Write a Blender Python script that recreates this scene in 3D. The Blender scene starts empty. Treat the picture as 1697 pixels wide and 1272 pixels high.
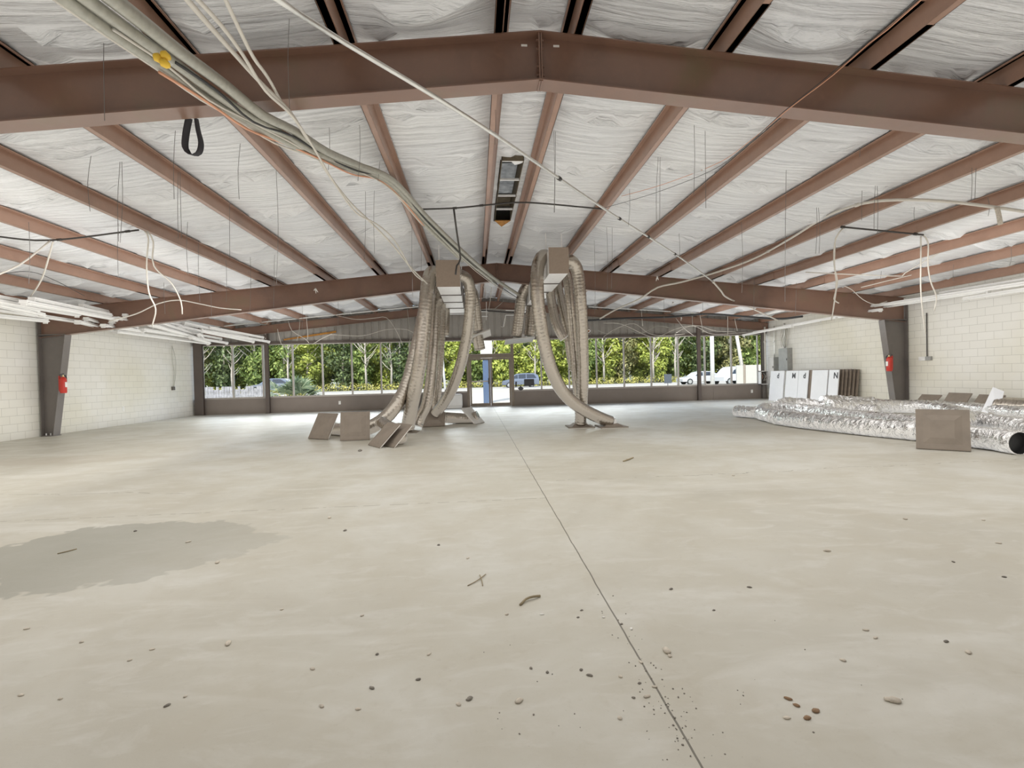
import bpy, math, random
from mathutils import Vector, Matrix, noise
random.seed(7)
C = bpy.context.scene.collection
V = Vector
# ------------------------------------------------------------------ measured camera (survey of the photograph)
FPX, YAW, PITCH, ROLL, CAMH = 829.2, .07214, -.01577, .02536, 1.26375
_cy, _sy = math.cos(YAW), math.sin(YAW)
FWD = V((_sy*math.cos(PITCH), _cy*math.cos(PITCH), math.sin(PITCH)))
_rt = V((_cy, -_sy, 0)); _up = _rt.cross(FWD)
RGT = _rt*math.cos(ROLL) - _up*math.sin(ROLL)
UPV = _up*math.cos(ROLL) + _rt*math.sin(ROLL)
EYE = V((0, 0, CAMH))
def at(x, y, X=None, Y=None, Z=None):
    """a measured point of the photograph at a known distance -> metres"""
    v = FWD + RGT*((x-848.5)/FPX) - UPV*((y-636)/FPX)
    t = X/v.x if X is not None else Y/v.y if Y is not None else (Z-CAMH)/v.z
    return EYE + v*t
# ------------------------------------------------------------------ building dimensions
XL, XR, YB, RIDGE = -11.39, 12.78, 21.18, .67
SL = .0934
def roof(x): return 4.41 - SL*abs(x-RIDGE)        # underside of the purlins
PH = .2                                            # purlin depth
F1, F2 = 4.67, 14.0
YF = -7.0
# ------------------------------------------------------------------ materials
MATS = {}
class NT:
    def __init__(s, name):
        s.m = bpy.data.materials.new(name); s.m.use_nodes = True
        s.t = s.m.node_tree; s.n = s.t.nodes; s.b = s.n['Principled BSDF']; s.out = s.n['Material Output']
        MATS[name] = s.m
    def node(s, typ, **k):
        n = s.n.new(typ)
        for a, v in k.items():
            if a.startswith('i_'):
                key = a[2:]; key = int(key) if key.isdigit() else key.replace('_', ' ')
                n.inputs[key].default_value = v
            else: setattr(n, a, v)
        return n
    def link(s, a, b): s.t.links.new(a, b)
    def co(s, scale=(1,1,1), loc=(0,0,0), rot=(0,0,0), src='Object'):
        t = s.node('ShaderNodeTexCoord'); mp = s.node('ShaderNodeMapping')
        mp.inputs['Scale'].default_value = scale; mp.inputs['Location'].default_value = loc; mp.inputs['Rotation'].default_value = rot
        s.link(t.outputs[src], mp.inputs['Vector']); return mp.outputs['Vector']
    def noise(s, scale, detail=4, rough=.55, vec=None, dist=0):
        n = s.node('ShaderNodeTexNoise'); n.inputs['Scale'].default_value = scale; n.inputs['Detail'].default_value = detail
        n.inputs['Roughness'].default_value = rough; n.inputs['Distortion'].default_value = dist
        if vec is not None: s.link(vec, n.inputs['Vector'])
        return n.outputs['Fac']
    def ramp(s, fac, stops):
        r = s.node('ShaderNodeValToRGB'); e = r.color_ramp.elements
        while len(e) > 1: e.remove(e[-1])
        for i, (p, c) in enumerate(stops):
            el = e[0] if i == 0 else e.new(p)
            el.position = p; el.color = tuple(c) + (1,) if len(c) == 3 else c
        s.link(fac, r.inputs['Fac']); return r.outputs['Color']
    def math(s, op, a, b=None, c=None, clamp=False):
        n = s.node('ShaderNodeMath', operation=op); n.use_clamp = clamp
        for i, v in enumerate((a, b, c)):
            if v is None: continue
            if isinstance(v, (int, float)): n.inputs[i].default_value = v
            else: s.link(v, n.inputs[i])
        return n.outputs[0]
    def mix(s, fac, a, b, mode='MIX'):
        n = s.node('ShaderNodeMix', data_type='RGBA', blend_type=mode)
        for i, v in ((0, fac), (6, a), (7, b)):
            if isinstance(v, (int, float)): n.inputs[i].default_value = v
            elif isinstance(v, tuple): n.inputs[i].default_value = v if len(v) == 4 else v + (1,)
            else: s.link(v, n.inputs[i])
        return n.outputs[2]
    def bump(s, h, strength=.3, dist=.02, prev=None):
        b = s.node('ShaderNodeBump'); b.inputs['Strength'].default_value = strength; b.inputs['Distance'].default_value = dist
        s.link(h, b.inputs['Height'])
        if prev is not None: s.link(prev, b.inputs['Normal'])
        return b.outputs['Normal']
    def set(s, **k):
        for a, v in k.items():
            i = s.b.inputs[a.replace('_', ' ')]
            if isinstance(v, (int, float)): i.default_value = v
            elif isinstance(v, tuple): i.default_value = v if len(v) == 4 else v + (1,)
            else: s.link(v, i)
        return s
def simple(name, col, rough=.6, metal=0, var=.12, nscale=6, bump=0, **k):
    t = NT(name); vec = t.co()
    n = t.noise(nscale, 4, .6, vec)
    lo = tuple(max(0, c*(1-var)) for c in col); hi = tuple(min(1, c*(1+var)) for c in col)
    t.set(Base_Color=t.ramp(n, [(.3, lo), (.7, hi)]), Roughness=rough, Metallic=metal)
    if bump: t.set(Normal=t.bump(t.noise(nscale*8, 3, .6, vec), bump, .01))
    t.set(**k); return t.m
def steel(name, col, rust, rough=.45):
    t = NT(name); vec = t.co()
    n = t.noise(1.1, 5, .62, vec, .4); n2 = t.noise(9, 4, .6, vec)
    c = t.ramp(n, [(.3, tuple(x*.8 for x in col)), (.55, col), (.75, rust)])
    c = t.mix(t.ramp(n2, [(.55, (0,0,0)), (.8, (.35,.35,.35))]), c, tuple(x*1.35 for x in col))
    t.set(Base_Color=c, Roughness=t.math('MULTIPLY_ADD', n2, .25, rough-.1), Normal=t.bump(n2, .08, .01), Coat_Weight=.6, Coat_Roughness=.3); return t.m
steel('rafter_brown', (.215,.117,.078), (.19,.13,.075), .38)
steel('purlin_primer', (.36,.21,.145), (.31,.175,.12), .42)
steel('column_brown', (.155,.135,.12), (.13,.105,.09), .45)
steel('post_brown', (.10,.075,.062), (.12,.09,.07), .5)
simple('knee_paint', (.25,.21,.18), .6, var=.06, nscale=2)
simple('mullion', (.50,.46,.42), .4, .3, var=.06)
simple('door_bronze', (.26,.215,.17), .4, .4, var=.08)
simple('gable_sheet', (.36,.335,.30), .5, var=.12, nscale=1.2)
simple('galv', (.90,.89,.87), .45, .12, var=.06, nscale=14)
simple('duct_cap', (.35,.275,.215), .55, .1, var=.06, nscale=20)
simple('dark_metal', (.06,.055,.05), .5, .3)
simple('grey_box', (.36,.36,.34), .5, .1)
simple('dark_box', (.13,.115,.10), .5)
simple('white_paint', (.88,.87,.84), .45, var=.03)
simple('enclosure_white', (.43,.415,.37), .6, var=.04)
simple('white_plastic', (.80,.79,.76), .4, var=.03)
simple('panel_white', (.83,.84,.86), .22, var=.02)
simple('panel_brown', (.23,.185,.145), .7, var=.15)
simple('stripe_dark', (.13,.12,.105), .6)
simple('ink', (.06,.06,.065), .6)
simple('diffuser_back', (.25,.207,.165), .62, .05, var=.1, nscale=5)
simple('diffuser_face', (.66,.63,.58), .5, .05, var=.05)
simple('red_can', (.55,.035,.02), .35, var=.08)
simple('black_rubber', (.02,.02,.02), .5)
simple('brass', (.6,.47,.25), .35, .8)
simple('cable_white', (.66,.62,.55), .5, var=.05)
simple('cable_grey', (.44,.43,.37), .42, .35, var=.12, nscale=20)
simple('cable_salmon', (.72,.36,.22), .5, var=.06)
simple('cable_black', (.035,.035,.035), .5)
simple('conduit', (.70,.70,.67), .3, .8, var=.08, nscale=10)
simple('wire_steel', (.24,.23,.22), .45, .5)
simple('strap_black', (.05,.048,.055), .7)
simple('wirenut', (.85,.55,.05), .4)
simple('rust_orange', (.42,.19,.035), .75, var=.35, nscale=14)
simple('rust_brown', (.12,.095,.06), .7, var=.3, nscale=12)
simple('insul_pink', (.62,.34,.16), .9, bump=.4)
simple('outlet_white', (.85,.84,.80), .4)
simple('tag_white', (.85,.83,.78), .6)
simple('chip', (.62,.56,.47), .85, var=.2, nscale=40)
simple('chip_brown', (.30,.19,.11), .85, var=.3, nscale=40)
simple('chip_dark', (.22,.20,.17), .85, var=.3, nscale=40)
simple('twig', (.33,.27,.17), .8)
simple('car_silver', (.15,.17,.215), .25, .3, var=.03)
simple('car_navy', (.10,.12,.17), .25, .4)
simple('car_white', (.50,.50,.50), .25, var=.02)
simple('car_glass', (.03,.035,.045), .08)
simple('tire', (.03,.03,.03), .8)
simple('rim', (.5,.5,.5), .3, .8)
simple('tail_red', (.5,.03,.02), .3)
simple('fence_wood', (.27,.265,.28), .85, var=.4, nscale=5)
simple('pole_white', (.78,.76,.72), .7, var=.1)
simple('pole_wood', (.62,.58,.52), .85, var=.15, nscale=3)
simple('blue_wrap', (.10,.15,.26), .5, var=.05)
simple('sign_dark', (.06,.07,.085), .5)
simple('bark', (.45,.40,.34), .9, var=.3, nscale=4)
simple('yellow_stain', (.36,.24,.05), .7)
def foil(name, base, rough, dent):
    t = NT(name); v = t.co()
    n1 = t.noise(7, 3, .6, v, 1.5); n2 = t.noise(26, 2, .5, v, .6)
    b = t.bump(n1, dent, .05); b = t.bump(n2, dent*.6, .010, b)
    t.set(Base_Color=t.ramp(n1, [(.3, tuple(x*.96 for x in base)), (.7, base)]), Metallic=.95, Roughness=rough, Normal=b)
foil('foil_tan_shade', (.48,.435,.375), .27, .22)  # darker tan: dimmer light around the trunk ducts put into the colour
foil('foil_clean', (.82,.81,.80), .12, .9)
# insulation facing
t = NT('insulation'); v = t.co((.55, 9, 1)); v2 = t.co((.25, 2.2, 1)); v3 = t.co()
n1 = t.noise(1.6, 5, .6, v, .5); n2 = t.noise(1, 3, .5, v2, .3)
h = t.math('ADD', t.math('MULTIPLY', n1, .55), n2)
c = t.ramp(t.noise(.5, 3, .5, v3), [(.35, (.82,.825,.84)), (.65, (.88,.88,.875))])
t.set(Base_Color=c, Roughness=.42, Normal=t.bump(h, 1.0, .17))
# painted concrete block
def cmu(name, y0, z0):
    t = NT(name); tc = t.node('ShaderNodeTexCoord'); sp = t.node('ShaderNodeSeparateXYZ'); cb = t.node('ShaderNodeCombineXYZ')
    t.link(tc.outputs['Object'], sp.inputs[0]); t.link(t.math('SUBTRACT', sp.outputs['Y'], y0), cb.inputs['X']); t.link(t.math('SUBTRACT', sp.outputs['Z'], z0), cb.inputs['Y'])
    br = t.node('ShaderNodeTexBrick'); br.offset = .5
    for k, x in (('Scale', 1), ('Mortar Size', .006), ('Mortar Smooth', .35), ('Bias', 0), ('Brick Width', .4064), ('Row Height', .2032)): br.inputs[k].default_value = x
    br.inputs['Color1'].default_value = (.86,.84,.78,1); br.inputs['Color2'].default_value = (.83,.81,.745,1); br.inputs['Mortar'].default_value = (.62,.60,.54,1)
    t.link(cb.outputs[0], br.inputs['Vector'])
    vv = t.co(); n = t.noise(40, 4, .6, vv); nb = t.noise(.45, 3, .5, vv)
    c = t.mix(t.ramp(nb, [(.42, (0,0,0)), (.66, (.55,.55,.55))]), br.outputs['Color'], (.86,.83,.70), 'MULTIPLY')
    b = t.bump(br.outputs['Fac'], -.5, .010); b = t.bump(n, .18, .006, b)
    t.set(Base_Color=c, Roughness=.55, Normal=b)
cmu('block_right', 13.197+.1016, .042-.2032); cmu('block_left', 15.115, -.017-.2032)
# concrete slab
t = NT('concrete'); v = t.co(); tc = t.node('ShaderNodeTexCoord'); sp = t.node('ShaderNodeSeparateXYZ'); t.link(tc.outputs['Object'], sp.inputs[0])
X, Y = sp.outputs['X'], sp.outputs['Y']
nA = t.noise(.35, 6, .6, v, .6); nB = t.noise(1.7, 6, .62, v, .3); nC = t.noise(14, 5, .6, v); nD = t.noise(90, 2, .5, v)
c = t.ramp(nA, [(.32, (.46,.43,.355)), (.5, (.555,.53,.455)), (.68, (.65,.64,.59))])
c = t.mix(t.ramp(nB, [(.42, (0,0,0)), (.70, (.6,.6,.6))]), c, (.49,.45,.36))
c = t.mix(t.ramp(t.noise(4.5, 6, .65, t.co((.6,1.5,1),(1,2,0)), .6), [(.52, (0,0,0)), (.75, (.4,.4,.4))]), c, (.72,.71,.67))
c = t.mix(t.ramp(t.noise(.8, 5, .6, t.co((.5,1.6,1),(3,7,0)), .8), [(.56, (0,0,0)), (.68, (.35,.35,.35))]), c, (.76,.75,.70))
c = t.mix(t.ramp(nC, [(.58, (0,0,0)), (.8, (.22,.22,.22))]), c, (.35,.30,.22))
c = t.mix(t.ramp(nD, [(.68, (0,0,0)), (.78, (.30,.30,.30))]), c, (.28,.25,.20))
wob = t.noise(1.3, 4, .6, v); wob2 = t.noise(3, 3, .5, v)
# damp patch
dx = t.math('DIVIDE', t.math('SUBTRACT', X, -2.78), 1.12); dy = t.math('DIVIDE', t.math('SUBTRACT', Y, 4.12), .78)
r = t.math('SQRT', t.math('ADD', t.math('MULTIPLY', dx, dx), t.math('MULTIPLY', dy, dy)))
r = t.math('ADD', r, t.math('MULTIPLY', t.math('SUBTRACT', wob, .5), 1.5))
fadeR = t.ramp(t.math('MULTIPLY_ADD', X, .5, 1.5), [(.0, (1,1,1)), (.95, (.15,.15,.15))])
patch = t.math('MULTIPLY', t.ramp(r, [(.93, (1,1,1)), (.97, (0,0,0))]), fadeR)
c = t.mix(t.math('MULTIPLY', patch, .82), c, (.31,.30,.25))
# second old stain far along the wall
dx = t.math('DIVIDE', t.math('SUBTRACT', X, -7.5), 2.2); dy = t.math('DIVIDE', t.math('SUBTRACT', Y, 9.2), .55)
r2 = t.math('ADD', t.math('SQRT', t.math('ADD', t.math('MULTIPLY', dx, dx), t.math('MULTIPLY', dy, dy))), t.math('MULTIPLY', t.math('SUBTRACT', wob, .5), 1.6))
c = t.mix(t.math('MULTIPLY', t.ramp(r2, [(.7, (1,1,1)), (1, (0,0,0))]), .35), c, (.42,.36,.28))
# saw-cut joints and hairline cracks
def line(coord, pos, wid, along, amp):
    d = t.math('ABSOLUTE', t.math('ADD', t.math('SUBTRACT', coord, pos), t.math('MULTIPLY', t.math('SUBTRACT', along, .5), amp)))
    return t.math('LESS_THAN', d, wid)
brk = t.math('GREATER_THAN', t.noise(7, 3, .6, v), .47)
j = line(X, .69, .0042, wob2, .02)
j2 = t.math('MULTIPLY', line(Y, 5.1, .009, wob2, .03), t.math('MULTIPLY', brk, t.math('LESS_THAN', X, .69)))
j3 = t.math('MULTIPLY', line(t.math('ADD', Y, t.math('MULTIPLY', X, -.03)), 5.85, .009, wob, .5), t.math('MULTIPLY', brk, t.math('GREATER_THAN', X, .9)))
j4 = t.math('MULTIPLY', line(t.math('ADD', Y, t.math('MULTIPLY', X, .14)), 5.6, .009, wob, .3), t.math('MULTIPLY', brk, t.math('LESS_THAN', X, -3.2)))
jj = t.math('MAXIMUM', t.math('MAXIMUM', j, j2), t.math('MAXIMUM', j3, j4))
c = t.mix(t.math('MULTIPLY', t.math('MAXIMUM', j2, t.math('MAXIMUM', j3, j4)), .55), c, (.20,.17,.12))
c = t.mix(t.math('MULTIPLY', j, .85), c, (.10,.085,.06))
b = t.bump(nC, .12, .01); b = t.bump(jj, -.5, .01, b)
t.set(Base_Color=c, Roughness=t.math('MULTIPLY_ADD', nB, .3, .32), Normal=b, Specular_IOR_Level=.5)
# glass pane: a thin clear sheet with mirror reflections by angle
t = NT('glass'); t.n.remove(t.b)
tr = t.node('ShaderNodeBsdfTransparent'); tr.inputs[0].default_value = (.96,.98,.97,1); gl = t.node('ShaderNodeBsdfGlossy'); gl.inputs['Roughness'].default_value = .02
fr = t.node('ShaderNodeFresnel'); fr.inputs[0].default_value = 1.45; mx = t.node('ShaderNodeMixShader')
t.link(t.math('MULTIPLY', fr.outputs[0], .2), mx.inputs[0]); t.link(tr.outputs[0], mx.inputs[1]); t.link(gl.outputs[0], mx.inputs[2]); t.link(mx.outputs[0], t.out.inputs[0])
# translucent ridge-vent sheet
t = NT('vent_sheet'); t.set(Base_Color=t.ramp(t.noise(6, 3, .6, t.co()), [(.3, (.22,.25,.30)), (.7, (.62,.66,.70))]), Roughness=.4)
# outside ground
t = NT('lot'); v = t.co(); n = t.noise(.12, 5, .6, v); n2 = t.noise(3, 5, .65, v)
tc = t.node('ShaderNodeTexCoord'); sp = t.node('ShaderNodeSeparateXYZ'); t.link(tc.outputs['Object'], sp.inputs[0])
c = t.ramp(n, [(.35, (.46,.41,.33)), (.65, (.54,.49,.41))]); c = t.mix(t.ramp(n2, [(.5, (0,0,0)), (.75, (.4,.4,.4))]), c, (.36,.31,.23))
road = t.math('MULTIPLY', t.math('GREATER_THAN', sp.outputs['Y'], 55), t.math('LESS_THAN', sp.outputs['Y'], 66))
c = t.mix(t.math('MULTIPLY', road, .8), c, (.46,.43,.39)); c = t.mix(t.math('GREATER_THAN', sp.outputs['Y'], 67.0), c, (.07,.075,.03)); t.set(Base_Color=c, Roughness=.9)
def leafmat(name, cols, trans=.35):
    t = NT(name); vec = t.co(); n = t.noise(.9, 3, .6, vec); g = t.node('ShaderNodeNewGeometry')
    f = t.math('ADD', t.math('MULTIPLY', n, .6), t.math('MULTIPLY', g.outputs['Random Per Island'], .5))
    c = t.ramp(f, [(.2, cols[0]), (.5, cols[1]), (.8, cols[2])])
    t.set(Base_Color=c, Roughness=.6)
    tl = t.node('ShaderNodeBsdfTranslucent'); t.link(c, tl.inputs[0]); mx = t.node('ShaderNodeMixShader'); mx.inputs[0].default_value = trans
    t.link(t.b.outputs[0], mx.inputs[1]); t.link(tl.outputs[0], mx.inputs[2]); t.link(mx.outputs[0], t.out.inputs[0])
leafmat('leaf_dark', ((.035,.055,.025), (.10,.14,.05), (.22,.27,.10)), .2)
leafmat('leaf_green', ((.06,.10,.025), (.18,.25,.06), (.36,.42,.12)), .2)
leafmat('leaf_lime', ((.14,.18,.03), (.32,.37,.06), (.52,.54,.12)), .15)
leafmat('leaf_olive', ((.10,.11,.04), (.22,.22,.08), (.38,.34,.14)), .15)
leafmat('weed', ((.26,.26,.06), (.46,.42,.09), (.60,.53,.16)), .08)
leafmat('palmetto_leaf', ((.06,.10,.05), (.16,.22,.12), (.38,.42,.28)), .25)
# ------------------------------------------------------------------ mesh helpers
WL = {}
class MB:
    def __init__(s): s.v = []; s.f = []
    def add(s, vs, fs):
        b = len(s.v); s.v += [V(p) for p in vs]; s.f += [tuple(b+i for i in f) for f in fs]; return s
    def box(s, c, d, M=None):
        x, y, z = d[0]/2, d[1]/2, d[2]/2
        vs = [V((i*x, j*y, k*z)) for i in (-1,1) for j in (-1,1) for k in (-1,1)]
        if M: vs = [M @ p for p in vs]
        c = V(c); return s.add([p+c for p in vs], [(0,1,3,2),(4,6,7,5),(0,4,5,1),(2,3,7,6),(0,2,6,4),(1,5,7,3)])
    def bb(s, a, b): return s.box([(p+q)/2 for p, q in zip(a, b)], [abs(q-p) for p, q in zip(a, b)])
    def prism(s, poly, ext):
        """closed polygon (list of points) swept by vector ext"""
        n = len(poly); e = V(ext); p = [V(q) for q in poly]
        return s.add(p + [q+e for q in p], [tuple(range(n-1, -1, -1)), tuple(range(n, 2*n))] + [(i, (i+1) % n, n+(i+1) % n, n+i) for i in range(n)])
    def tube(s, pts, r, n=8, cap=True, twist=None):
        pts = [V(p) for p in pts]; m = len(pts); R = r if isinstance(r, list) else [r]*m
        T = [(pts[min(i+1, m-1)] - pts[max(i-1, 0)]).normalized() for i in range(m)]
        u = T[0].orthogonal().normalized(); rings = []
        for i in range(m):
            u = (u - T[i]*u.dot(T[i]));  u = u.normalized() if u.length > 1e-6 else T[i].orthogonal().normalized()
            w = T[i].cross(u)
            rings.append([pts[i] + (u*math.cos(a) + w*math.sin(a))*(R[i]*(twist(i, a) if twist else 1)) for a in [2*math.pi*k/n for k in range(n)]])
        fs = [(i*n+k, i*n+(k+1) % n, (i+1)*n+(k+1) % n, (i+1)*n+k) for i in range(m-1) for k in range(n)]
        if cap: fs += [tuple(range(n-1, -1, -1)), tuple(range((m-1)*n, m*n))]
        return s.add([p for rg in rings for p in rg], fs)
    def cyl(s, a, b, r, n=16): return s.tube([a, b], r, n)
    def cone(s, a, b, r0, r1, n=16): return s.tube([a, b], [r0, r1], n)
    def ring(s, c, axis, R, r, n=24, k=6):
        ax = V(axis).normalized(); u = ax.orthogonal().normalized(); w = ax.cross(u); c = V(c); vs = []; fs = []
        for i in range(n):
            a = 2*math.pi*i/n; d = u*math.cos(a) + w*math.sin(a)
            for j in range(k):
                b = 2*math.pi*j/k; vs.append(c + d*(R + r*math.cos(b)) + ax*(r*math.sin(b)))
        for i in range(n):
            for j in range(k): fs.append((i*k+j, ((i+1) % n)*k+j, ((i+1) % n)*k+(j+1) % k, i*k+(j+1) % k))
        return s.add(vs, fs)
    def build(s, name, mat, parent=None, smooth=False, M=None):
        off = WL[parent.name] if parent else V((0,0,0))
        me = bpy.data.meshes.new(name); me.from_pydata([p-off for p in s.v], [], s.f); me.update()
        me.materials.append(MATS[mat])
        if smooth: me.polygons.foreach_set('use_smooth', [True]*len(me.polygons))
        o = bpy.data.objects.new(name, me); C.objects.link(o)
        if parent: o.parent = parent
        WL[o.name] = off.copy(); return o
USED = set()
def tag(o, label, cat, group=None, kind=None):
    o['label'] = label; o['category'] = cat
    if group: o['group'] = group
    if kind: o['kind'] = kind
    return o
def thing(name, label, cat, loc=(0,0,0), group=None, kind=None):
    o = bpy.data.objects.new(name, None); C.objects.link(o); o.location = loc; o.empty_display_size = .1
    WL[o.name] = V(loc); return tag(o, label, cat, group, kind)
def struct(o, label=None):
    o['kind'] = 'structure'
    if label: o['label'] = label
    return o
def spline(pts, step=.08):
    pts = [V(p) for p in pts]
    if len(pts) < 3:
        n = max(2, int((pts[1]-pts[0]).length/step)); return [pts[0].lerp(pts[1], i/n) for i in range(n+1)]
    q = [pts[0]*2-pts[1]] + pts + [pts[-1]*2-pts[-2]]; out = []
    for i in range(1, len(q)-2):
        a, b, c, d = q[i-1:i+3]; n = max(2, int((c-b).length/step))
        for k in range(n):
            t = k/n; out.append(.5*((2*b) + (c-a)*t + (2*a-5*b+4*c-d)*t*t + (3*b-a-3*c+d)*t**3))
    out.append(pts[-1]); return out
# ================================================================== THE SHELL
m = MB(); m.bb((XL-.3, YF-.3, -.2), (XR+.3, YB+.1, 0)); struct(m.build('floor', 'concrete'), 'stained bare concrete slab floor with saw-cut joint')
def sidewall(name, x0, x1, xin, mat, lab):
    m = MB(); m.bb((x0, YF, 0), (x1, YB+.1, roof(xin)+PH+.05)); struct(m.build(name, mat), lab)
sidewall('wall_left', XL-.2, XL, XL, 'block_left', 'painted concrete block wall on the stained-floor side')
sidewall('wall_right', XR, XR+.2, XR, 'block_right', 'painted concrete block wall behind the silver duct pile')
m = MB(); m.bb((XL, YF-.2, 0), (XR, YF, 4.7)); struct(m.build('wall_front', 'knee_paint'))
SILL, HEAD = .646, 2.823
m = MB(); m.bb((XL, YB, 0), (-.36, YB+.12, SILL)); m.bb((1.62, YB, 0), (XR, YB+.12, SILL))
m.bb((-2.9, YB-.012, 0), (-2.86, YB, SILL)); m.bb((10.35, YB-.012, 0), (10.38, YB, SILL))
struct(m.build('wall_back', 'knee_paint'), 'low brown-painted knee wall under the storefront windows')
# corrugated gable above the windows
m = MB(); x = XL; pts = []
prof = [(0, 0), (.20, 0), (.225, .03), (.275, .03), (.30, 0)]
while x < XR:
    for dx, dy in prof[:-1]:
        if x+dx < XR: pts.append((x+dx, YB+.04+dy))
    x += .30
pts.append((XR, YB+.04)); vs = []; fs = []
for i, (a, b) in enumerate(pts):
    zt = roof(a)+PH
    vs += [(a, b, HEAD+.05), (a, b, zt)]
    if i: fs.append((2*i-2, 2*i, 2*i+1, 2*i-1))
m.add(vs, fs); m.bb((XL, YB+.1, HEAD+.05), (XR, YB+.16, 3.3)); struct(m.build('wall_back_gable', 'gable_sheet'), 'grey corrugated metal gable panel above the windows')
m = MB(); m.bb((XL, YB-.03, HEAD), (XR, YB+.1, HEAD+.1)); struct(m.build('trim_1', 'post_brown'), 'dark horizontal head trim over the windows')
m = MB(); m.bb((XL+.4, YB-.03, SILL-.03), (-.36, YB+.12, SILL)); m.bb((1.62, YB-.03, SILL-.03), (12.4, YB+.12, SILL)); struct(m.build('trim_2', 'mullion'), 'thin window sill on the knee wall')
# insulation blanket
PUR = [RIDGE+.31+1.43*k for k in range(9)] ; PUL = [RIDGE-.35-1.43*k for k in range(9)]
xsup = sorted([XL-.1] + [p for p in PUL if p > XL+.1] + PUR + [XR+.1])
xs = []
for a, b in zip(xsup, xsup[1:]):
    xs += [a + (b-a)*i/9 for i in range(9)]
xs.append(xsup[-1])
def sup_t(x):
    for a, b in zip(xsup, xsup[1:]):
        if a <= x <= b: return (x-a)/(b-a), b-a
    return 0, 0
ys = [YF + i*.055 for i in range(int((YB+.1-YF)/.055)+2)]
vs = []; fs = []
for yy in ys:
    for xx in xs:
        tt, w = sup_t(xx); arch = math.sin(math.pi*tt)
        cell = math.floor((xx-RIDGE)/1.43)
        ph = (yy + .22*noise.noise(V((xx*.25, yy*.3, 3))) - .16*arch + (.35 if cell % 2 else 0)) / 1.52
        f = ph - math.floor(ph)
        fold = math.exp(-f*8) * 1.0 + .25*math.exp(-(1-f)*26)
        sag = arch*min(1, w/1.2)*(.05 + .17*fold + .06*noise.noise(V((xx*.6, yy*.45, 0))) + .02*noise.noise(V((xx*1.1, yy*4.5, 5))))
        vs.append((xx, yy, roof(xx) + PH + .03 - max(-.02, sag)))
nx = len(xs)
for i in range(len(ys)-1):
    for k in range(nx-1): fs.append((i*nx+k, i*nx+k+1, (i+1)*nx+k+1, (i+1)*nx+k))
# opening for the ridge vent
def in_vent(f):
    c = sum((V(vs[i]) for i in f), V())/4; return RIDGE-.17 < c.x < RIDGE+.13 and 7.75 < c.y < 10.75
fs = [f for f in fs if not in_vent(f)]
m = MB(); m.add(vs, fs); ce = m.build('ceiling', 'insulation', smooth=True); struct(ce, 'wrinkled white insulation blanket sagging between roof purlins')
m = MB(); m.add([(XL-.3, YF-.3, roof(XL)+.5), (RIDGE, YF-.3, roof(RIDGE)+.55), (XR+.3, YF-.3, roof(XR)+.5), (XL-.3, YB+.4, roof(XL)+.5), (RIDGE, YB+.4, roof(RIDGE)+.55), (XR+.3, YB+.4, roof(XR)+.5)], [(0,1,4,3),(1,2,5,4)])
struct(m.build('roof_deck', 'gable_sheet'))
# ------------------------------------------------------------------ windows
WX = [-.35-1.19*k for k in range(9, -1, -1)]           # mullions on one side of the door
WR = [1.6+1.2*k for k in range(10)]
wn = 0
def window(x0, x1, z0, z1, lab=None):
    global wn
    wn += 1
    m = MB(); w = .028
    m.bb((x0-w, YB-.005, z0), (x0+w, YB+.09, z1)); m.bb((x1-w*.6, YB+.005, z0), (x1+w*.6, YB+.085, z1))
    m.bb((x0+w, YB+.01, z0), (x1-w*.6, YB+.08, z0+.035)); m.bb((x0+w, YB+.01, z1-.035), (x1-w*.6, YB+.08, z1))
    o = struct(m.build('window_%d' % wn, 'mullion')); g = MB(); g.bb((x0+w, YB+.042, z0+.03), (x1-w*.6, YB+.048, z1-.03)); g.build('pane', 'glass', o)
for a, b in zip(WX, WX[1:]): window(a, b, SILL, HEAD)
for a, b in zip(WR, WR[1:]): window(a, b, SILL, HEAD)
window(-.35, 1.6, 2.2, HEAD)
m = MB(); m.bb((-.37, YB-.03, 0), (-.25, YB+.1, HEAD)); m.bb((1.5, YB-.03, 0), (1.62, YB+.1, HEAD)); m.bb((-.25, YB-.03, 2.06), (1.5, YB+.1, 2.2)); m.bb((-.25, YB-.02, 0), (1.5, YB+.1, .015))
struct(m.build('trim_3', 'door_bronze'), 'bronze metal frame around the double glass doors')
for k, (x0, x1, hx, hy) in enumerate(((-.25, .625, .54, 1), (.625, 1.5, .71, -1))):
    m = MB(); y0, y1 = YB, YB+.05; a, b = x0+.008, x1-.008
    m.bb((a, y0, .02), (a+.07, y1, 2.05)); m.bb((b-.07, y0, .02), (b, y1, 2.05)); m.bb((a+.07, y0, .02), (b-.07, y1, .15)); m.bb((a+.07, y0, 1.98), (b-.07, y1, 2.05))
    d = struct(m.build('door_%d' % (k+1), 'door_bronze'), 'glass storefront door leaf with bronze frame')
    g = MB(); g.bb((a+.07, y0+.022, .15), (b-.07, y0+.028, 1.98)); g.build('pane', 'glass', d)
    p = MB()
    if k == 0: p.bb((a+.07, y0-.02, 1.05), (b-.07, y0+.0, 1.10)); p.build('push_bar', 'mullion', d)
    h = MB(); h.tube(spline([(hx, y0, .98), (hx, y0-.06, .98), (hx, y0-.06, 1.18), (hx, y0, 1.18)], .03), .018, 8); h.build('pull_handle', 'black_rubber', d)
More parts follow.
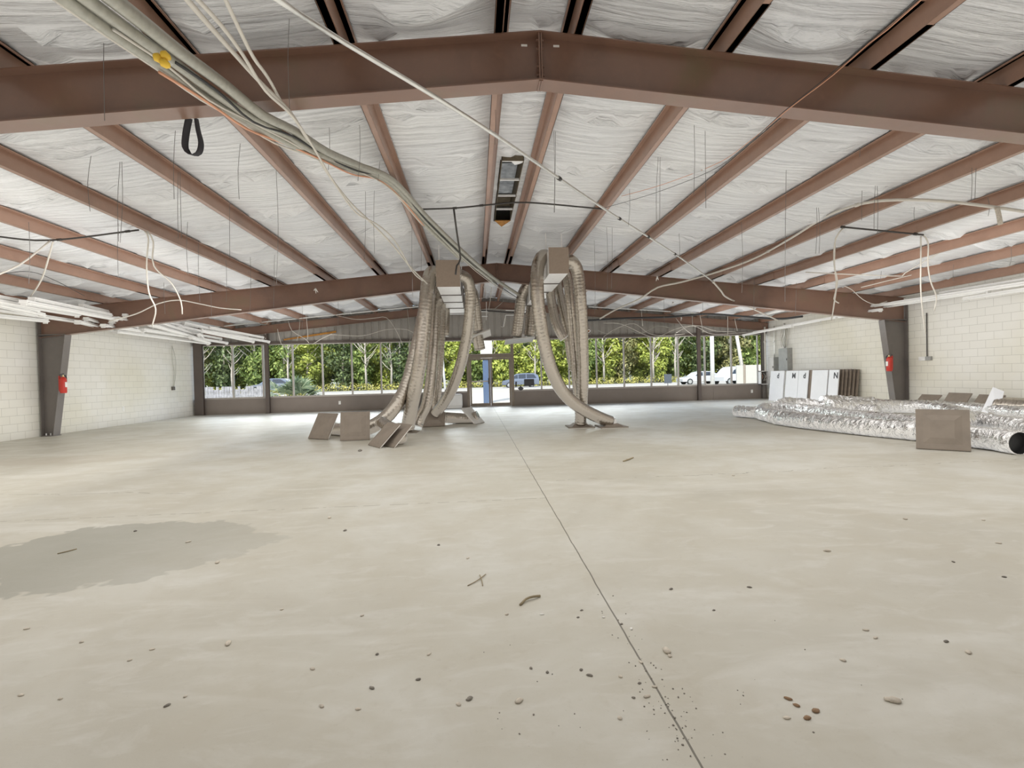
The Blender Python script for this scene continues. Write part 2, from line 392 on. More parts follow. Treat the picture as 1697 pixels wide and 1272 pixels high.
# ------------------------------------------------------------------ steel frames
def rafter(label, Y, hw, d0, d1, xa, xb, tags=False):
    """pitched I-section rafter: top edge follows roof(), depth d0 at the ridge to d1 at the ends"""
    t = thing('roof_rafter', label, 'roof beam', (RIDGE, Y, roof(RIDGE)-d0), 'brown steel roof rafters')
    def bot(x): return roof(x) - (d0 + (d1-d0)*min(1, abs(x-RIDGE)/12))
    tk = .012
    for s, xe in ((-1, xa), (1, xb)):
        a, b = RIDGE, xe
        m = MB(); m.prism([(a, Y-.005, bot(a)+tk), (b, Y-.005, bot(b)+tk), (b, Y-.005, roof(b)-tk), (a, Y-.005, roof(a)-tk)], (0, .01, 0)); m.build('web', 'rafter_brown', t)
        m = MB(); m.prism([(a, Y-hw, bot(a)), (b, Y-hw, bot(b)), (b, Y-hw, bot(b)+tk), (a, Y-hw, bot(a)+tk)], (0, 2*hw, 0)); m.build('bottom_flange', 'rafter_brown', t)
        m = MB(); m.prism([(a, Y-hw, roof(a)-tk), (b, Y-hw, roof(b)-tk), (b, Y-hw, roof(b)), (a, Y-hw, roof(a))], (0, 2*hw, 0)); m.build('top_flange', 'rafter_brown', t)
    m = MB()
    for s in (-1, 1): m.bb((RIDGE+s*.003, Y-hw*.9, bot(RIDGE)-.01), (RIDGE+s*.017, Y+hw*.9, roof(RIDGE)-.005))
    m.build('ridge_splice', 'rafter_brown', t)
    for s in (-1, 1):
        for z in (.06, .14, .30, .38):
            if z < d0: m = MB(); m.cyl((RIDGE-.035, Y+s*hw*.55, bot(RIDGE)+z), (RIDGE+.035, Y+s*hw*.55, bot(RIDGE)+z), .012, 6); m.build('bolt', 'rafter_brown', t)
    if tags:
        for x in (RIDGE-.14, RIDGE+.16):
            m = MB(); m.bb((x-.028, Y-.0075, 4.315), (x+.028, Y-.0055, 4.335)); o = m.build('paper_tag', 'tag_white', t)
    return t
rafter('long brown steel roof beam crossing overhead closest to the camera', F1, .095, .445, .45, XL+.05, XR-.05, True)
rafter('brown steel roof beam carried on the two tapered columns', F2, .085, .49, .72, XL+.06, XR-.06)
rafter('shallow brown end beam against the grey gable panel', YB-.25, .06, .30, .34, XL+.05, XR-.05)
def column(label, s, xo, xb, xt, Y, ztop):
    t = thing('steel_column', label, 'column', (xo, Y, 0), 'tapered steel columns'); hw = .11
    m = MB(); m.prism([(xo, Y-.008, .02), (xb, Y-.008, .02), (xt, Y-.008, ztop), (xo, Y-.008, ztop)], (0, .016, 0)); m.build('web', 'column_brown', t)
    m = MB(); k = s*.014; m.prism([(xb, Y-hw, .02), (xb-k, Y-hw, .02), (xt-k, Y-hw, ztop), (xt, Y-hw, ztop)], (0, 2*hw, 0)); m.build('inner_flange', 'column_brown', t)
    m = MB(); m.bb((xo, Y-hw, .02), (xo-s*.014, Y+hw, ztop+.5)); m.build('outer_flange', 'column_brown', t)
    m = MB(); m.bb((xo, Y-hw-.02, 0), (xb-s*.03, Y+hw+.02, .02)); m.build('base_plate', 'column_brown', t)
    m = MB(); m.bb((xo, Y-hw, ztop), (xt, Y+hw, ztop+.02)); m.build('cap_plate', 'column_brown', t)
    for f in (.3, .7):
        m = MB(); x = xo+(xb-xo)*f
        m.cyl((x, Y-.06, .02), (x, Y-.06, .075), .016, 8); m.build('anchor_bolt', 'galv', t)
    return t
colL = column('dark tapered steel column with red extinguisher, on the stained-floor side', -1, XL+.05, -11.06, -10.68, F2, 2.64)
colR = column('dark tapered steel column behind the long silver ducts', 1, XR-.03, 12.38, 12.03, F2, 2.63)
def post(label, x, y, w, z1, mat, low=None):
    t = thing('steel_post', label, 'post', (x, y, 0), 'upright steel posts along the storefront')
    m = MB(); m.bb((x-w/2, y-.01, 0), (x+w/2, y, z1)); m.bb((x-w/2, y+.09, 0), (x+w/2, y+.1, z1)); m.bb((x-.006, y, 0), (x+.006, y+.09, z1)); m.build('shaft', mat, t)
    m = MB(); m.bb((x-w/2-.02, y-.04, 0), (x+w/2+.02, y+.13, .012)); m.build('base_plate', mat, t)
    if low:
        for z in (2.95, 3.05, 3.22): 
            m = MB(); m.cyl((x, y-.011, z), (x, y-.022, z), .018, 8); m.build('bolt', 'tag_white', t)
post('steel post in the storefront beside the palmetto window', -8.46, YB-.18, .15, 3.35, 'post_brown', True)
post('steel post in the storefront in front of the parked white sedan', 9.66, YB-.18, .14, 3.35, 'post_brown')
post('steel post hidden behind the hanging duct bundle below the gable', -2.35, YB-.18, .12, 3.86, 'post_brown')
post('brown corner post between block wall and the wooden fence window', -11.12, YB-.2, .34, 3.2, 'post_brown')
post('grey corner post beside the wall of electrical boxes', 12.55, YB-.18, .14, 3.2, 'column_brown')
# ------------------------------------------------------------------ purlins
def purlin(x, y0, y1, s, label, dx=0):
    """Z section; s = -1 / +1 downhill side"""
    sl = -s*SL*0; z0 = roof(x)+.002; t = .006; w = .072
    m = MB(); xx = x+dx
    def rb(xa, xb, za, zb): m.prism([(xa, y0, za), (xb, y0, za), (xb, y0, zb), (xa, y0, zb)], (0, y1-y0, 0))
    rb(xx-t/2, xx+t/2, z0, z0+PH)
    rb(*sorted((xx, xx+s*w)), z0, z0+t); rb(*sorted((xx, xx-s*w)), z0+PH-t, z0+PH)
    rb(*sorted((xx+s*w-s*t, xx+s*w)), z0, z0+.02); rb(*sorted((xx-s*w+s*t, xx-s*w)), z0+PH-.02, z0+PH)
    o = m.build('roof_purlin', 'purlin_primer'); return tag(o, label, 'purlin', 'roof purlins')
ORD = ['first', 'second', 'third', 'fourth', 'fifth', 'sixth', 'seventh', 'eighth', 'ninth']
BAYS = [(YF, F1+.7, 'above the camera'), (F1-.7, F2+.9, 'between the two long beams'), (F2-.95, YB-.05, 'near the gable panel')]
for sgn, lst, side in ((1, PUR, 'silver-duct'), (-1, PUL, 'stained-floor')):
    for k, x in enumerate(lst):
        if x > XR-.1 or x < XL+.1: x = XR-.16 if sgn > 0 else XL+.16
        for b, (y0, y1, where) in enumerate(BAYS):
            purlin(x, y0, y1, sgn, 'red-brown roof purlin, %s from ridge on the %s side, %s' % (ORD[k], side, where), (.009 if b == 1 else 0))
# clips under the purlins at the frames
# ------------------------------------------------------------------ ridge vent
t = thing('ridge_vent', 'rusty ridge vent with dull panes between the two ridge purlins', 'roof vent', (RIDGE, 9.2, roof(RIDGE)+.2))
x0, x1, y0, y1, z0 = RIDGE-.19, RIDGE+.15, 7.6, 10.55, roof(RIDGE)+.12
m = MB(); m.bb((x0, y0, z0), (x0+.01, y1, z0+.36)); m.bb((x1-.01, y0, z0), (x1, y1, z0+.36)); m.build('throat_wall', 'rust_brown', t)
m = MB(); m.bb((x0, y0, z0-.01), (x1, y0+.012, z0+.3)); m.build('end_plate', 'rust_brown', t)
n = 4; L = (y1-y0)/n
for i in range(n):
    a = y0+i*L
    m = MB(); m.bb((x0, a+.03, z0), (x1, a+.06, z0+.03)); m.build('cross_bar', 'galv', t)
    m = MB(); m.bb((x0+.02, a+.08, z0+.30), (x1-.02, a+L-.02, z0+.31)); m.build('pane', 'vent_sheet' if i < 3 else 'rust_brown', t)
m = MB(); m.prism([(x0, y1, z0), (x1, y1, z0), ((x0+x1)/2, y1+.42, z0+.0)], (0, 0, .012)); m.build('end_flap', 'rust_orange', t)
# ------------------------------------------------------------------ trunk ducts
def trunk(label, pxa, pxb, Yf, Ye):
    a = at(*pxa, Y=Yf); b = at(*pxb, Y=Yf); x0, x1, z1, z0 = a.x, b.x, a.z, b.z
    t = thing('trunk_duct', label, 'air duct', ((x0+x1)/2, Yf, z0), 'sheet metal trunk ducts')
    m = MB(); m.bb((x0, Yf, z0), (x1, Ye, z1)); m.build('duct_body', 'galv', t)
    m = MB(); m.bb((x0-.012, Yf-.014, z0-.012), (x1+.012, Yf-.001, z1+.012)); m.build('end_cap', 'duct_cap', t)
    y = Yf+1.15
    while y < Ye:
        m = MB(); e = .018
        m.bb((x0-e, y-.02, z0-e), (x1+e, y+.02, z0)); m.bb((x0-e, y-.02, z1), (x1+e, y+.02, z1+e)); m.bb((x0-e, y-.02, z0), (x0, y+.02, z1)); m.bb((x1, y-.02, z0), (x1+e, y+.02, z1))
        m.build('joint_flange', 'dark_box', t); y += 1.15
    for y in (Yf+.6, Yf+2.9):
        for x in (x0+.02, x1-.02):
            m = MB(); m.bb((x-.012, y-.002, z1), (x+.012, y+.002, roof(x)+.02)); m.build('hanger_strap', 'galv', t)
    return x0, x1, z0, z1
TL = trunk('boxy metal trunk duct with tan end cap above the floor diffusers', (723, 432), (762, 474), 11.0, 15.9)
TR = trunk('boxy metal trunk duct feeding the big looping flex duct', (910, 411), (942, 452), 10.2, 16.6)
# ------------------------------------------------------------------ flexible ducts
def flex(label, pts, r, mat='foil_tan_shade', group=None, ends=True, open_end=None, crumple=.05, seed=0, step=.022, name='flex_duct', r1=None):
    p = spline(pts, step); base = V(pts[-1]); m = MB(); n = len(p); acc = 0; R = []
    for i in range(n):
        if i: acc += (p[i]-p[i-1]).length
        f = i/(n-1); rr = r + ((r1 or r)-r)*f
        rib = (.006 if mat == 'foil_clean' else .017)*math.cos(acc/.075*2*math.pi)
        big = 1 + .025*noise.noise(V((acc*1.7, seed, 0)))
        R.append(rr*big*(1+rib))
    def tw(i, a):
        c, q = math.cos(a), math.sin(a); k = crumple*(2.1 if mat == 'foil_clean' else .14)
        if mat != 'foil_clean': return 1 + .035*noise.noise(V((c*1.1+seed*3, q*1.1, i*step*4))) + .022*noise.noise(V((c*1.4+seed, q*1.4, i*step*40)))
        w = noise.noise(V((c*1.4+seed*3, q*1.4, i*step*2.2)))*.6
        f = abs(noise.noise(V((c*1.5+seed, q*1.5 + i*step*3, i*step*13))))*1.9 - .5          # sharp gathered creases round the sleeve
        return 1 + k*(w + f)
    m.tube(p, R, 28, False, tw)
    t = thing('hanging_flex_duct' if group == H else name, label, 'flexible duct', p[-1], group)
    m.build('foil_jacket', mat, t, True)
    for i, e in ((0, 1), (n-1, -1)):
        d = (p[min(i+1, n-1)]-p[max(i-1, 0)]).normalized()
        if open_end == i or (open_end == 'last' and i == n-1) or (open_end == 'both'):
            c = MB(); c.tube([p[i], p[i]+d*e*.12], [R[i]*.93, R[i]*.80], 20, False); c.build('inner_liner', 'black_rubber' if mat == 'foil_clean' else 'insul_pink', t, True)
            c = MB(); c.ring(p[i], d, R[i]*.95, .012, 24, 6); c.build('wire_ring', 'foil_clean', t, True)
            q = MB(); q.tube([p[i]+d*e*.10, p[i]+d*e*.105], R[i]*.82, 20); q.build('liner_bottom', 'black_rubber', t)
        elif ends:
            c = MB(); c.tube([p[i]-d*.03, p[i]+d*.03], R[i]*1.015, 24); c.build('tape_band', mat, t, True)
    return t
H = 'flex ducts hanging from the trunk ducts'
def A(*l): return [at(x, y, Y=Y) for x, y, Y in l]
flex('fat tan flex duct in front of its bundle, landing on floor diffuser', A((727,455,11.45),(716,452,11.4),(710,466,11.35),(706,500,11.3),(702,545,11.3),(696,600,11.3),(688,645,11.4),(680,685,11.65),(676,706,11.8)), .155, group=H, seed=1)
flex('tan flex duct sweeping out behind tan diffuser panels onto the floor', A((730,460,12.3),(716,464,12.2),(709,490,12.1),(698,540,12.0),(687,590,11.9),(673,640,11.7),(655,673,11.5),(636,694,11.4),(612,708,11.35),(585,711,11.5),(556,712,11.9)), .145, group=H, seed=2, r1=.16)
flex('slim hanging flex duct second in the bundle behind the fat one', A((735,470,13.0),(727,475,12.9),(723,500,12.7),(720,560,12.6),(715,620,12.5),(707,668,12.4),(697,690,12.4),(692,703,12.35)), .135, group=H, seed=3)
flex('slim hanging flex duct third in the bundle, straight to the floor', A((739,480,13.9),(732,486,13.8),(731,515,13.6),(729,570,13.5),(725,630,13.4),(722,672,13.4),(719,695,13.3)), .13, group=H, seed=4)
flex('short cut-off flex duct hanging high behind the bundle', A((744,490,14.7),(738,496,14.6),(738,520,14.5),(737,545,14.4),(736,556,14.4)), .13, group=H, open_end='last', seed=5)
flex('flex duct bowing from trunk side down to the upright diffuser', A((760,455,11.7),(773,462,11.8),(779,480,11.9),(779,510,12.0),(775,550,12.2),(765,598,12.4),(752,637,12.6),(737,665,12.85),(722,684,13.1)), .135, group=H, seed=6)
flex('short flex duct hanging into the tilted hanging diffuser by the door', A((775,478,14.6),(783,484,14.7),(787,500,14.8),(790,522,14.9),(793,546,15.0)), .15, group=H, seed=7)
flex('stub of flex duct below the tilted hanging diffuser', A((791,552,15.1),(793,566,15.15),(795,577,15.2)), .165, group=H, seed=8)
flex('short balled-up flex duct on the floor between leaning panels', A((633,700,10.6),(645,708,10.2),(658,714,9.95),(664,724,9.85),(652,733,9.8),(640,733,9.8)), .125, group='flex ducts lying around floor diffusers', seed=9, crumple=.08)
flex('short tan flex duct lying on the floor by the white box', A((735,691,13.6),(748,692,13.7),(764,693,13.8),(780,693,13.75),(790,690,13.7)), .15, group='flex ducts lying around floor diffusers', seed=10, crumple=.08)
flex('big looping flex duct curving from trunk duct to the floor', A((914,432,10.75),(902,424,10.7),(893,436,10.6),(890,465,10.55),(892,505,10.6),(899,555,10.7),(911,604,10.85),(930,645,11.1),(957,672,11.3),(990,690,11.5),(1010,698,11.6)), .142, group=H, seed=11)
flex('straight thick flex duct dropping beside the big loop', A((935,432,10.75),(948,434,10.8),(957,452,10.9),(962,500,11.0),(965,560,11.2),(966,620,11.4),(964,665,11.6),(962,700,11.75)), .135, group=H, seed=12)
flex('thin flex duct hanging tight against the straight thick one', A((934,452,11.6),(940,462,11.6),(944,500,11.6),(949,560,11.7),(954,620,11.7),(958,660,11.8),(960,690,11.95)), .105, group=H, seed=13)
flex('crumpled flex duct ending in mid-air inside the loop', A((914,474,12.6),(912,482,12.6),(915,505,12.5),(920,530,12.4),(928,550,12.3),(935,560,12.3)), .12, group=H, seed=14, crumple=.1, open_end='last')
flex('slanting flex duct crossing behind the crumpled one inside loop', A((926,462,13.0),(925,474,12.9),(930,498,12.8),(936,525,12.7),(941,552,12.7),(945,585,12.7),(950,612,12.7)), .11, group=H, seed=15)
flex('flex duct hanging to the flat hanging diffuser, outer one', A((894,452,14.2),(883,462,14.3),(872,476,14.4),(864,494,14.5),(860,525,14.6),(856,556,14.7)), .155, group=H, seed=16)
flex('flex duct hanging to the flat hanging diffuser, inner one', A((889,488,15.0),(882,495,15.0),(880,515,15.0),(879,540,15.0),(877,556,15.0)), .16, group=H, seed=17)
flex('short flex duct stub with orange torn end beyond straight duct', A((955,478,14.2),(961,492,14.2),(964,515,14.2),(968,535,14.1),(972,549,14.0)), .115, group=H, seed=18, open_end='last')
# ducts lying along the block wall
G2 = 'silver flex ducts lying by the block wall'
def fl(*l, z=.16): return [at(q[0], q[1], Z=q[2] if len(q) > 2 else z) for q in l]
flex('long silver flex duct lying front-most with open dark end', fl((1690,734),(1640,727),(1560,718),(1480,711),(1400,704),(1330,697),(1290,692)), .168, 'foil_clean', G2, open_end=0, seed=21, crumple=.06)
flex('silver flex duct bent round at the end of the front one', fl((1283,690),(1262,684),(1268,677),(1300,677),(1350,682),(1420,691),(1500,701),(1540,706)), .16, 'foil_clean', G2, seed=22, crumple=.07)
flex('short silver flex duct with open wire end nearest the storefront', fl((1221,681),(1235,682),(1250,683),(1262,683)), .15, 'foil_clean', G2, open_end=0, seed=23, crumple=.08)
flex('silver flex duct humped up behind the bent one', fl((1284,675,.16),(1300,667,.28),(1318,667,.26),(1360,672,.18),(1410,677,.16),(1450,681,.16)), .15, 'foil_clean', G2, seed=24, crumple=.08)
flex('silver flex duct curling round behind the tan diffuser panel', fl((1376,672,.28),(1430,672,.25),(1490,673,.2),(1545,676,.18),(1585,684,.18),(1600,697,.18),(1575,705,.17)), .165, 'foil_clean', G2, seed=25, crumple=.07)
flex('dark folded end of flex duct in front of the white boards', fl((1366,664,.33),(1390,664,.3),(1420,665,.28),(1446,666,.26)), .15, 'foil_clean', G2, seed=26, crumple=.1)
flex('silver flex duct lying nearest the block wall', fl((1420,668,.2),(1470,670,.17),(1540,672,.17),(1600,676,.17),(1660,681,.17),(1720,687,.17)), .15, 'foil_clean', G2, seed=27, crumple=.07)
flex('silver flex duct running out behind the tan panel towards wall', fl((1612,694),(1640,699),(1680,706),(1730,715)), .165, 'foil_clean', G2, seed=28, crumple=.07)
flex('brown insulated duct roll lying at the foot of block wall', [V((12.25,10.85,.25)), V((12.32,10.3,.25)), V((12.3,9.2,.25))], .23, 'foil_tan_shade', G2, seed=29, crumple=.1)
# ------------------------------------------------------------------ diffusers
def diffuser(label, o, u, w, size=.61, group=None, back=True, neck=True, name='air_diffuser', mat='diffuser_back', pan=.05, nh=.12):
    """square lay-in diffuser: o = one bottom corner, u / w = directions of two edges; back pan rises along u x w"""
    o = V(o); u = V(u).normalized(); w = V(w); w = (w - u*w.dot(u)).normalized(); n = u.cross(w)
    M = Matrix((u, w, n)).transposed(); c = o + u*size/2 + w*size/2
    t = thing(name, label, 'air diffuser', c, group)
    m = MB(); m.box(c, (size, size, .018), M); m.build('face_plate', mat, t)
    if pan:
        s0, s1 = size*.36, size*.22; q = [c+n*.009+u*a*s0+w*b*s0 for a, b in ((-1,-1),(1,-1),(1,1),(-1,1))]; r = [c+n*(.009+pan)+u*a*s1+w*b*s1 for a, b in ((-1,-1),(1,-1),(1,1),(-1,1))]
        m = MB(); m.add(q+r, [(4,5,6,7)]+[(i, (i+1) % 4, 4+(i+1) % 4, 4+i) for i in range(4)]); m.build('back_pan', mat, t)
    if neck:
        m = MB(); m.tube([c+n*(.005+pan), c+n*(.009+pan+nh)], size*.2, 24, False); m.ring(c+n*(.009+pan+nh), n, size*.2, .006, 24, 6); m.build('neck_collar', 'galv', t, True)
    m = MB(); e = .012; h = size/2
    for a, b in ((u, w), (w, u)):
        for s in (-1, 1): m.box(c + a*s*(h-e/2) - n*.016, (e if a is u else size, e if a is w else size, .016), M)
    m.build('edge_lip', 'diffuser_face', t)
    return t
DG = 'square metal air diffusers taken down from the ceiling'
PX = lambda x, y, Z=0: at(x, y, Z=Z)
diffuser('square tan diffuser leaning, standing alone outermost from the duct bundle', V((-3.70,11.26,.01)), V((.46,-.30,0)), V((.36,.10,.5)), group=DG, neck=False, pan=.025)
diffuser('square tan diffuser standing upright beside the outermost leaning one', V((-2.84,10.60,.01)), V((1,.05,0)), V((0,.12,.56)), group=DG, neck=False, pan=.028, size=.60)
diffuser('slanted tan diffuser propped against the bundle, first of a close pair', V((-2.10,9.80,.01)), V((.26,-.42,0)), V((.45,.28,.52)), group=DG, neck=False, pan=.02, size=.58)
diffuser('slanted tan diffuser propped against the bundle, second of close pair', V((-1.86,9.74,.01)), V((.22,-.30,0)), V((.42,.32,.52)), group=DG, neck=False, pan=.02, size=.55)
diffuser('flat tan diffuser tipped on the floor under the fat flex duct', V((-2.02,11.72,.06)), V((.66,-.04,-.07)), V((0,1,.0)), group=DG, size=.62, pan=.04, nh=.05)
diffuser('upright trapezoid-looking diffuser with flex duct plugged behind', V((-1.42,13.02,.01)), V((1,.12,0)), V((.02,.28,.5)), group=DG, pan=.03, neck=False, size=.6)
diffuser('tipped diffuser leaning on the duct end near the white box', V((-.04,13.30,.01)), V((.30,.62,0)), V((-.46,.16,.50)), group=DG, mat='diffuser_face', size=.58, neck=False, pan=-.04)
diffuser('diffuser lying flat under the straight thick flex duct', V((2.14,11.55,.02)), V((1,-.04,0)), V((0,1,0)), group=DG, size=.62, pan=.07, nh=.1)
diffuser('diffuser lying flat at the foot of big looping duct', V((2.86,11.32,.02)), V((1,.02,0)), V((0,1,0)), group=DG, size=.64, pan=.06, nh=.1)
c0 = at(860, 563, Y=14.85)
diffuser('square diffuser hanging flat below two flex ducts', c0-V((.42,.42,.0)), V((1,0,.08)), V((0,1,-.10)), group=DG, name='hanging_air_diffuser', size=.86, pan=.04, nh=.1, mat='grey_box')
c0 = at(796, 551, Y=15.1)
diffuser('tilted diffuser hanging on a flex duct over the glass doors', c0-V((.30,.3,.13)), V((1,0,.36)), V((0,1,-.25)), group=DG, name='hanging_air_diffuser', size=.62, pan=.03, neck=False, mat='diffuser_face')
diffuser('tan diffuser panel propped against the front silver duct', V((6.64,7.12,.01)), V((.46,-.42,0)), V((.10,.13,.45)), group=DG, size=.62, pan=.03, neck=False)
diffuser('upturned diffuser by the block wall with insulation showing', V((12.12,12.35,.02)), V((0,-1,0)), V((.34,0,.5)), group=DG, size=.62, pan=-.05, neck=False)
diffuser('upturned diffuser slid behind the insulated one at wall', V((12.16,11.62,.02)), V((0,-1,0)), V((.36,0,.46)), group=DG, size=.62, pan=-.05, neck=False)
diffuser('plain diffuser edge leaning at the wall beside the column', V((12.10,13.2,.02)), V((0,-1,0)), V((.40,0,.42)), group=DG, size=.6, pan=.02, neck=False)
p0 = V((11.9, 11.05, .0))
m = MB(); m.prism([p0, p0+V((.10,-.34,0)), p0+V((.32,-.30,.62)), p0+V((.26,-.10,.72))], (.02, .012, .0)); tag(m.build('white_board', 'panel_white'), 'torn white board leaning beside the brown duct roll', 'board')
# white box by the door
a = at(740, 676, Z=0); b = at(767, 674.5, Z=0)
t = thing('plastic_cover', 'white plastic cover box standing against the knee wall', 'box', (a.x, 20.8, 0))
m = MB(); m.box(((a.x+b.x)/2, 20.95, .31), (b.x-a.x, .22, .54)); o = m.build('shell', 'white_plastic', t); md = o.modifiers.new('b', 'BEVEL'); md.width = .06; md.segments = 3
m = MB(); m.box(((a.x+b.x)/2, 20.93, .035), (b.x-a.x-.04, .26, .07)); o = m.build('foot_tray', 'white_plastic', t); md = o.modifiers.new('b', 'BEVEL'); md.width = .012; md.segments = 2
# ------------------------------------------------------------------ leaning boards on the block wall
def board(label, y0, y1, foot, hgt, th, mat, grp, mark=None, topin=.12):
    xw = XR-.02; xf = xw-foot; xt = xw-foot+topin
    t = thing('leaning_board', label, 'board', (xf, (y0+y1)/2, 0), grp)
    m = MB(); m.prism([(xf, y0, 0), (xf+th, y0, 0), (xt+th, y0, hgt), (xt, y0, hgt)], (0, y1-y0, 0)); m.build('sheet', mat, t)
    return t, xf, xt
for k in range(6):
    board('brown-edged board in the leaning stack, %s from the block wall' % ORD[k], 15.72+.03*k, 19.0-.08*k, (.22+.11*k), 1.20+.008*(k % 3), .045, 'panel_brown', 'leaning board stack')
face = [(19.15, 20.05, 'd', 'leaning white panel farthest along the block wall'), (18.28, 19.02, 'M', 'leaning white panel second from the electrical boxes'), (17.72, 18.26, 'd', 'leaning white panel with a streak, middle of the row'), (16.72, 17.52, '', 'broad shiny leaning white panel without lettering'), (16.20, 16.66, 'N', 'narrow leaning white panel at the open end of stack')]
for y0, y1, ch, lab in face:
    t, xf, xt = board(lab, y0-.38, y1-.38, .82, 1.2, .03, 'panel_white', 'white panels with dark gaps')
    if ch:
        cu = bpy.data.curves.new('mark', 'FONT'); cu.body = ch; cu.size = .28; cu.extrude = .002; cu.offset = .008
        ob = bpy.data.objects.new('tmp', cu); me = bpy.data.meshes.new_from_object(ob); bpy.data.objects.remove(ob)
        sl = V((xt-xf, 0, 1.2)).normalized(); ux = V((0,-1,0)); M = Matrix((ux, sl, ux.cross(sl))).transposed()
        org = V((xf, y1-.38-.5*(y1-y0), 0)) + sl*.92 + ux.cross(sl)*.004
        q = MB(); q.add([org + M @ v.co for v in me.vertices], [tuple(p.vertices) for p in me.polygons]); q.build('black_lettering', 'ink', t)
# ------------------------------------------------------------------ extinguishers
def extinguisher(label, base, wdir):
    b = V(base); t = thing('fire_extinguisher', label, 'fire extinguisher', b, 'red fire extinguishers')
    m = MB(); m.tube([b, b+V((0,0,.03)), b+V((0,0,.36)), b+V((0,0,.40)), b+V((0,0,.425))], [.068,.075,.075,.055,.025], 20); m.build('cylinder', 'red_can', t, True)
    m = MB(); m.cyl(b+V((0,0,.42)), b+V((0,0,.47)), .022, 12); m.build('valve', 'brass', t)
    m = MB(); m.box(b+V((0,-.04,.49)), (.02,.13,.018), Matrix.Rotation(.25, 3, 'X')); m.box(b+V((0,-.04,.455)), (.02,.12,.014)); m.build('squeeze_handle', 'dark_metal', t)
    m = MB(); m.tube(spline([b+V((0,.02,.46)), b+V((0,.09,.45)), b+V((0,.11,.33)), b+V((0,.085,.12))], .03), .013, 8); m.build('hose', 'black_rubber', t, True)
    m = MB(); m.box(b+V((-wdir*.076,0,.22)), (.004,.075,.13)); m.build('instruction_plate', 'tag_white', t)
    m = MB(); m.box(b+V((wdir*.085,0,.25)), (.02,.05,.4)); m.build('wall_bracket', 'red_can', t)
p = at(1468, 615, Y=13.8); extinguisher('red fire extinguisher on the column beside the silver ducts', (12.07, 13.8, p.z), 1)
p = at(109, 651, Y=13.85); extinguisher('red fire extinguisher on the column by the stained floor', (-10.72, 13.85, p.z), -1)
# ------------------------------------------------------------------ electrical
def wallbox(name, label, cat, y0, y1, z0, z1, dep, mat, side=1, door=None, grp=None, off=0):
    xw = (XR-.001-off) if side > 0 else (XL+.001+off); t = thing(name, label, cat, (xw, (y0+y1)/2, z0), grp)
    m = MB(); m.bb((xw, y0, z0), (xw-side*dep, y1, z1)); m.build('case', mat, t)
    m = MB(); m.bb((xw-side*dep, y0+.01, z0+.01), (xw-side*(dep+.012), y1-.01, z1-.01)); m.build('front_cover', door or mat, t)
    m = MB(); m.bb((xw-side*(dep+.012), y0+.03, (z0+z1)/2-.04), (xw-side*(dep+.03), y0+.05, (z0+z1)/2+.04)); m.build('latch', 'dark_metal', t); return t
wallbox('breaker_panel', 'tall grey breaker panel with dark side above the white boards', 'electrical panel', 19.35, 19.95, 1.2, 2.12, .20, 'grey_box', 1, 'grey_box')
wallbox('meter_box', 'grey disconnect box with tan label between conduits', 'electrical panel', 20.2, 20.62, .95, 1.78, .26, 'grey_box', 1, 'diffuser_face')
wallbox('mounted_wire_trough', 'brown lower electrical box under the grey disconnect', 'electrical panel', 20.1, 20.45, .48, .93, .2, 'dark_box', 1)
t = thing('open_junction_box', 'open junction box with wires spilling out in the corner', 'electrical box', (12.5, 20.75, .6), None)
y = 20.75; a = at(1261, 637, Y=y); b = at(1275, 614, Y=y)
m = MB(); x0, x1, z0, z1 = a.x, b.x, a.z, b.z
m.bb((x0, y, z0), (x0+.03, y+.2, z1)); m.bb((x1-.03, y, z0), (x1, y+.2, z1)); m.bb((x0, y, z0), (x1, y+.2, z0+.03)); m.bb((x0, y, z1-.03), (x1, y+.2, z1)); m.build('frame', 'galv', t)
m = MB(); m.bb((x0, y+.19, z0), (x1, y+.2, z1)); m.build('back_plate', 'dark_box', t)
for k in range(6):
    c = V(((x0+x1)/2, y+.06, (z0+z1)/2)); m = MB()
    m.tube(spline([c+V((random.uniform(-.13,.13), .1, .2)), c+V((random.uniform(-.13,.13), -.03, random.uniform(-.1,.1))), c+V((random.uniform(-.13,.13), .02, random.uniform(-.2,0)))], .04), .011, 6)
    m.build('loose_wire', random.choice(['cable_white','cable_salmon','cable_black']), t, True)
def pipe(name, label, cat, pts, r, mat, group=None, couplings=(), kind=None, n=10, step=.15, cmat=None):
    p = spline(pts, step); t = thing(name, label, cat, pts[0], group)
    m = MB(); m.tube(p, r, n); m.build('run', mat, t, True)
    for f in couplings:
        i = min(len(p)-2, int(f*(len(p)-1))); d = (p[i+1]-p[i]).normalized(); m = MB(); m.cyl(p[i]-d*.035, p[i]+d*.035, r*1.45, 10); m.build('coupling', cmat or mat, t, True)
    return t
CG = 'upright conduits in the electrical corner'
pipe('conduit_pipe', 'white upright conduit running down into open junction box', 'conduit', [(12.46,20.72,3.1),(12.46,20.72,1.2)], .035, 'cable_white', CG, (.4,))
pipe('conduit_pipe', 'grey upright conduit entering the top of disconnect box', 'conduit', [(12.68,20.4,3.1),(12.68,20.4,1.8)], .028, 'conduit', CG, (.6,))
pipe('conduit_pipe', 'grey upright conduit entering top of the breaker panel', 'conduit', [(12.70,19.72,3.15),(12.70,19.72,2.14)], .03, 'conduit', CG, (.3,))
